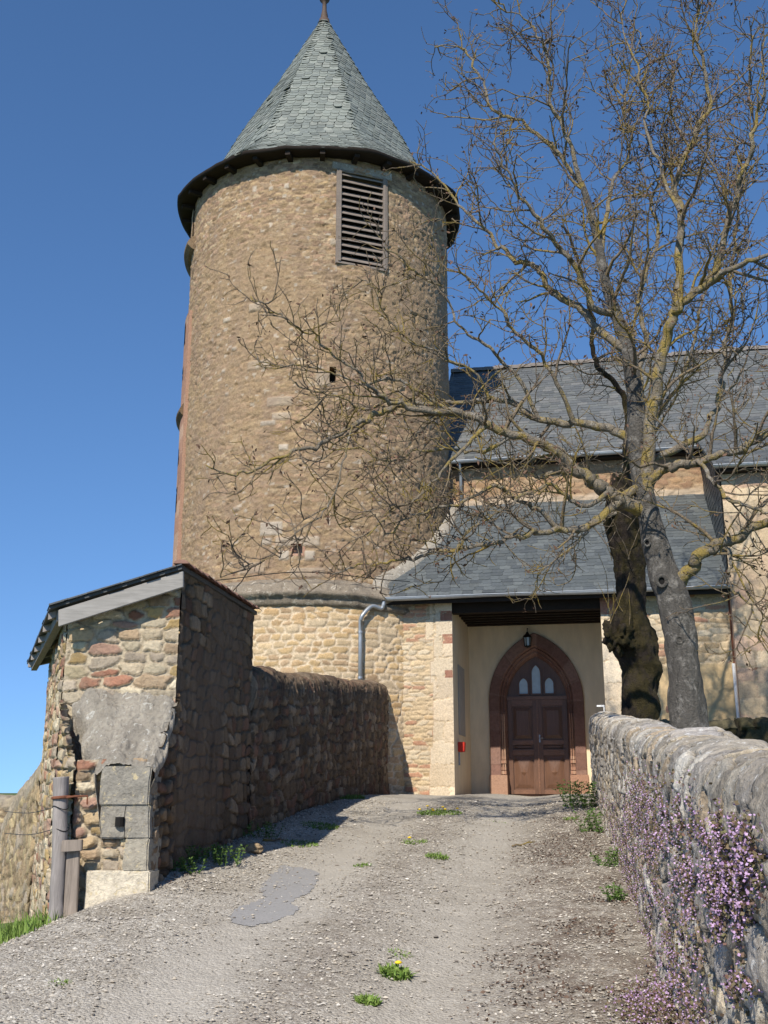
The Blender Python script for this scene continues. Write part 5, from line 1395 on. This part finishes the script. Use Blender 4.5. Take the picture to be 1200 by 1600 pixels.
def tuft(px, py, n, spread, h, label, flowers=0, name='grass_tuft', mat='grass', group=None, flat=False, cat='grass tuft', wd=.006, pos=None):
    x, y, z = pos if pos else on_ground(px, py)
    t = thing(name, label, cat, (x, y, z), group)
    V, f = blades(int(n * 2.6), spread, h * 1.3, int(px * 13 + py), wd * 1.35, .95 if flat else .6)
    V = np.array(V); V[:, :2] *= (1, 1.3); V = V + np.array([x, y, z])
    V[:, 2] += np.array([rz(a, b) - z for a, b in V[:, :2]]) * .9 if pos is None else 0
    MB().add(V, f).build('blades', M[mat], t)
    for i in range(flowers):
        a, b = PR.normal(0, spread * .5), PR.normal(0, spread * .6)
        fx, fy = x + a, y + b; c = np.array([fx, fy, rz(fx, fy) + .05 + PR.uniform(0, .03)])
        m = MB(); m.lathe(c, [(.0, .016), (.014, .013), (.026, .004), (.016, -.003), (0, -.006)], 10); fl = m.build('dandelion_flower', M['dandelion'], t, smoothed=True)
        MB().tube([c - [0, 0, .07], c], .003, 5).build('stem', M['weed'], fl)
tuft(566, 1353, 70, .09, .05, 'small green grass tuft in the lane left of the middle, just beyond the asphalt patch', flat=True)
tuft(683, 1340, 110, .12, .06, 'green grass tuft in the lane centre, nearer than the dandelions', flat=True)
tuft(648, 1316, 120, .16, .05, 'low grass tuft with one dandelion in mid lane', 1, flat=True)
tuft(686, 1270, 320, .34, .06, 'wide grass clump with yellow dandelions near the church porch', 7, flat=True)
tuft(618, 1522, 150, .09, .06, 'leafy green tuft with a yellow bud in the near lane', 1, flat=True, wd=.008)
tuft(574, 1565, 110, .06, .05, 'nearest small green tuft low in the middle of the lane', flat=True, wd=.008)
tuft(622, 1490, 70, .10, .035, 'thin flat tuft just behind the leafy tuft in the near lane', flat=True)
tuft(94, 1536, 50, .05, .04, 'tiny grass sprig at the near left edge of the lane', flat=True)
tuft(468, 1320, 180, .22, .05, 'patchy grass beside the asphalt patch near the shaded wall', flat=True)
tuft(500, 1292, 200, .26, .06, 'grass patch at the edge of the dark wall shadow', flat=True)
tuft(545, 1247, 220, .30, .08, 'grass strip on the crest beside the far end of the dark wall', flat=True)
tuft(772, 1282, 60, .2, .03, 'dry brownish grass patch in the lane before the church door', flat=True)
tuft(890, 1280, 60, .10, .05, 'small green tuft near the right wall, halfway up the lane', flat=True)
def weed(px, py, n, h, spread, label, seed, pos=None, leaf=.03):
    x, y, z = pos if pos else on_ground(px, py)
    t = thing('weed_plant', label, 'weed', (x, y, z)); r = np.random.default_rng(seed)
    tw_ = Twigs(); V, Q, k = [], [], 0
    for i in range(n):
        a, rr = r.uniform(0, 6.28), spread * math.sqrt(r.random()); p = np.array([x + rr * math.cos(a), y + rr * math.sin(a), z - .03])
        d = np.array([r.normal(0, .35), r.normal(0, .35), 1]); pts = [p]
        for s in range(6):
            d = d + r.normal(0, .15, 3); d /= np.linalg.norm(d); pts.append(pts[-1] + d * h * r.uniform(.7, 1.1) / 6)
        tw_.add(np.array(pts), .004, .002, 3)
        for s in range(1, 7):
            for _ in range(3):
                e = r.normal(0, 1, 3); e[2] = abs(e[2]) * .4; e /= np.linalg.norm(e); g = np.cross(e, r.normal(0, 1, 3)); g /= np.linalg.norm(g)
                L = leaf * r.uniform(.6, 1.3); c = pts[s]
                V += [c, c + e * L * .5 + g * L * .28, c + e * L, c + e * L * .5 - g * L * .28]; Q.append((k, k + 1, k + 2, k + 3)); k += 4
    tw_.build('stems', M['weed'], t)
    Q = np.array(Q); raw_mesh('leaves', np.array(V), Q, np.arange(len(Q)) * 4, M['weed'], t)
weed(292, 1362, 16, .16, .14, 'dark green weeds growing at the foot of the shed buttress', 1)
weed(335, 1347, 40, .20, .28, 'leafy green weeds at the foot of the shaded shed wall', 2)
weed(400, 1308, 20, .22, .25, 'low dark weeds in the shadow at the foot of the long wall', 3)
weed(912, 1262, 44, .50, .28, 'tall bushy green weeds at the far end of the right wall by the church door', 4, leaf=.045)
weed(930, 1300, 26, .36, .18, 'green weeds against the right wall just nearer than the bushy ones', 5, leaf=.035)
weed(950, 1352, 18, .20, .14, 'small yellowish green weeds at the foot of the right wall', 6)
weed(962, 1405, 14, .16, .10, 'low weeds at the right wall foot beside the purple flowers', 7)
# long grass on the left bank
V, f = [], []
r = np.random.default_rng(8)
for i in range(7000):
    y = r.uniform(8.6, 11.5); x = xl(y) - r.uniform(.55, 2.6)
    if y > 9.40 and x > -2.68 - (y - 9.4) * .42: continue
    bV, bf = blades(1, .01, r.uniform(.06, .24) * (.5 + fbm(x * 3, y * 3, seed=2)), i, .007, .8)
    o = len(V); V += [np.array(q) + [x, y, float(gz(x, y)) - .03] for q in bV]; f += [tuple(j + o for j in q) for q in bf]
for i in range(5000):
    y = r.uniform(16, 22); x = r.uniform(-9.5, -5.6)
    bV, bf = blades(1, .02, r.uniform(.08, .28), i, .012, .9)
    o = len(V); V += [np.array(q) + [x, y, float(gz(x, y)) - .03] for q in bV]; f += [tuple(j + o for j in q) for q in bf]
tag(MB().add(V, f).build('grass', M['grass']), 'green grass on the bank left of the lane', kind='stuff')

def on_rwall(px, py):
    q = ray(px, py); t = .609 / (q[0] - .1635 * q[1]); return EYE + q * t
spots = [(1010, 1265, 26, 9), (1045, 1285, 30, 9), (1075, 1290, 26, 10), (1100, 1310, 30, 6), (1115, 1345, 24, 6), (1000, 1530, 20, 6), (1045, 1570, 30, 9), (1005, 1395, 20, 6), (990, 1345, 18, 6), (1160, 1360, 26, 7), (1195, 1330, 22, 6), (1080, 1380, 20, 4), (1100, 1580, 22, 5), (1030, 1320, 24, 7), (990, 1285, 18, 5), (972, 1300, 18, 5), (965, 1345, 22, 6), (975, 1385, 22, 7), (985, 1420, 16, 5),
         (1060, 1255, 18, 4), (1080, 1245, 14, 3), (1170, 1330, 24, 7), (1190, 1380, 24, 8), (1165, 1400, 20, 6), (1150, 1300, 16, 4), (1010, 1450, 16, 4), (1020, 1490, 22, 7), (1040, 1520, 30, 10), (1060, 1545, 24, 8), (1075, 1480, 20, 5), (1090, 1510, 18, 5), (1150, 1450, 14, 3),
         (1190, 1540, 14, 3), (1105, 1420, 14, 3), (1130, 1370, 18, 4), (1035, 1390, 14, 3), (1012, 1230, 16, 3), (950, 1260, 10, 3), (945, 1290, 10, 3), (1060, 1420, 12, 2), (1185, 1450, 16, 3)]
FV, FQ, LV, LQ = [], [], [], []
def leafq(Vv, Qq, c, s, r):
    e = r.normal(0, 1, 3); e[0] = -abs(e[0]); e /= np.linalg.norm(e); g = np.cross(e, r.normal(0, 1, 3)); g /= np.linalg.norm(g); hq = np.cross(e, g)
    o = len(Vv); Vv += [c - g * s, c - hq * s, c + g * s, c + hq * s]; Qq.append((o, o + 1, o + 2, o + 3))
r = np.random.default_rng(12)
for px, py, sp, k in spots:
    for j in range(k * 190):
        P = on_rwall(px + r.normal(0, sp * .95), py + r.normal(0, sp * 1.1))
        if P[1] < 2 or P[1] > 22: continue
        c = P + np.array([-r.uniform(.02, .085), 0, 0])
        if c[2] < gz(c[0] - .1, c[1]): continue
        cl = fbm(c[1] * 9, c[2] * 9, seed=77, oct=2)
        if cl < .465: continue
        if r.random() < .60: leafq(FV, FQ, c + [-.012, 0, .0], r.uniform(.0032, .0062), r)
        leafq(LV, LQ, c, r.uniform(.005, .010), r)
for j in range(1100):                                    # spreading on to the gravel
    px, py = 1020 + r.normal(0, 30), 1575 + r.normal(0, 18)
    if px < 930: continue
    x, y, z = on_ground(px, min(py, 1640))
    if x > xr(y) - .03: continue
    c = np.array([x, y, z + r.uniform(.005, .05)])
    if r.random() < .55: leafq(FV, FQ, c + [0, 0, .01], r.uniform(.004, .008), r)
    leafq(LV, LQ, c, r.uniform(.005, .010), r)
FQ, LQ = np.array(FQ), np.array(LQ)
tag(raw_mesh('wall_flowers', np.array(FV), FQ, np.arange(len(FQ)) * 4, M['petal']), 'small purple flowers trailing over the right stone wall', kind='stuff')
tag(raw_mesh('trailing_foliage', np.array(LV), LQ, np.arange(len(LQ)) * 4, M['wallleaf']), 'reddish trailing leaves under the purple wall flowers', kind='stuff')

# loose pebbles and dry leaves on the lane
ico = np.array([(0, 0, 1), (.9, 0, .25), (.28, .85, .25), (-.72, .53, .3), (-.72, -.53, .2), (.28, -.85, .3), (0, 0, -.6)])
icf = [(0, 1, 2), (0, 2, 3), (0, 3, 4), (0, 4, 5), (0, 5, 1), (6, 2, 1), (6, 3, 2), (6, 4, 3), (6, 5, 4), (6, 1, 5)]
def scatter(n, ylo, yhi, fn):
    r = np.random.default_rng(33); out = []
    y = ylo + (yhi - ylo) * r.random(n) ** 1.7
    f = r.random(n)
    lo = xl(y) - np.where(y < 9.3, .95, .05); x = lo + (xr(y) + .03 - lo) * f
    keep = r.random(n) < fn((x - xl(y)) / (xr(y) - xl(y)), x, y)
    return x[keep], y[keep], r
x, y, r = scatter(60000, 4.6, 19, lambda t, x, y: np.clip(.85 - .75 * np.exp(-((t - .30) / .12) ** 2) - .7 * np.exp(-((t - .66) / .12) ** 2) + .3 * (fbm(x * 1.5, y * 1.5, seed=9) - .5), .06, 1))
n = len(x); z = np.array([rz(a, b) for a, b in zip(x, y)])
sz = r.gamma(2.2, .0022, n) + .0032; sz = np.minimum(sz, .026) * (1 + .03 * (y - 6))
an = r.uniform(0, 6.28, n); sx = r.uniform(.7, 1.4, n); szz = r.uniform(.45, .85, n)
W = ico[None] * (1 + r.normal(0, .16, (n, 7, 1)))
W = W * np.stack([sx, 1 / sx, szz], -1)[:, None] * sz[:, None, None]
cx = W[..., 0] * np.cos(an)[:, None] - W[..., 1] * np.sin(an)[:, None]; cy_ = W[..., 0] * np.sin(an)[:, None] + W[..., 1] * np.cos(an)[:, None]
Vp = np.stack([cx + x[:, None], cy_ + y[:, None], W[..., 2] + z[:, None] + .004], -1)
Fp = (np.array(icf)[None] + (np.arange(n) * 7)[:, None, None]).reshape(-1, 3)
cp = np.repeat(np.stack([r.random(n), r.random(n), np.ones(n), np.zeros(n)], -1)[:, None], 7, 1)
tag(raw_mesh('gravel', Vp, Fp, np.arange(len(Fp)) * 3, M['pebble'], None, cp, False), 'loose pale pebbles on the lane', kind='stuff')
x, y, r = scatter(46000, 4.8, 16, lambda t, x, y: np.clip(smooth(.66, .86, t) * smooth(.46, .58, fbm(x * 2.2, y * 1.6, seed=19, oct=4)) * 1.2 + .5 * smooth(.08, .0, t) * (y > 9.6), 0, 1))
V, Q = [], []
for a, b in zip(x, y):
    c = np.array([a, b, rz(a, b) + r.uniform(.004, .022)]); e = r.normal(0, 1, 3); e[2] *= .35; e /= np.linalg.norm(e); g = np.cross(e, [0, 0, 1.0]) + r.normal(0, .3, 3); g /= np.linalg.norm(g)
    s = r.uniform(.007, .023); o = len(V); V += [c - e * s, c + g * s * .45, c + e * s, c - g * s * .45]; Q.append((o, o + 1, o + 2, o + 3))
Q = np.array(Q); tag(raw_mesh('leaf_litter', np.array(V), Q, np.arange(len(Q)) * 4, M['litter']), 'brown dry leaf litter along the right side of the lane', kind='stuff')
# fallen sticks and a lichened stone by the shaded wall
def stick(px0, py0, px1, py1, r_, label, lift=.02):
    a, b = np.array(on_ground(px0, py0)), np.array(on_ground(px1, py1)); a[2] += lift; b[2] += lift
    P = np.linspace(a, b, 7); P[1:-1] += PR.normal(0, .012, (5, 3))
    m = MB(); m.tube(P, np.linspace(r_, r_ * .5, 7), 7); m.tube([P[3], P[3] + (b - a) * .2 + np.array([.04, .05, .03])], [r_ * .5, r_ * .3], 5)
    tag(m.build('fallen_stick', M['twig_bark'], smoothed=True), label, 'stick')
stick(412, 1316, 444, 1316, .016, 'pale broken stick lying at the edge of the wall shadow')
stick(493, 1251, 512, 1248, .02, 'pale stick end leaning in the shadow by the far wall', .06)
stick(800, 1325, 835, 1318, .012, 'dark curved twig lying on the gravel towards the right wall')
x0, y0, z0 = on_ground(394, 1331)
V = np.concatenate([D_.reshape(-1, 3)]); nzv = fbm(V[:, 0] * 2, V[:, 1] * 2, V[:, 2] * 2, seed=3)
for i, (dx, dy, s, lb) in enumerate(((0, 0, .085, 'yellow-lichened stone lying at the edge of the wall shadow'), (-.12, -.14, .05, 'small buff stone beside the yellow-lichened one'))):
    Pq = (D_ * np.array([1.4, .9, .7]) * s * (.7 + .7 * nzv.reshape(D_.shape[:2]))[..., None]) + np.array([x0 + dx, y0 + dy, z0 + s * .35])
    tag(grid('loose_stone', Pq, M['field_wall'], None, st4(np.full(D_.shape[:2], .5 + .3 * i), np.full(D_.shape[:2], .6), np.ones(D_.shape[:2]), np.zeros(D_.shape[:2]))), lb, 'stone')
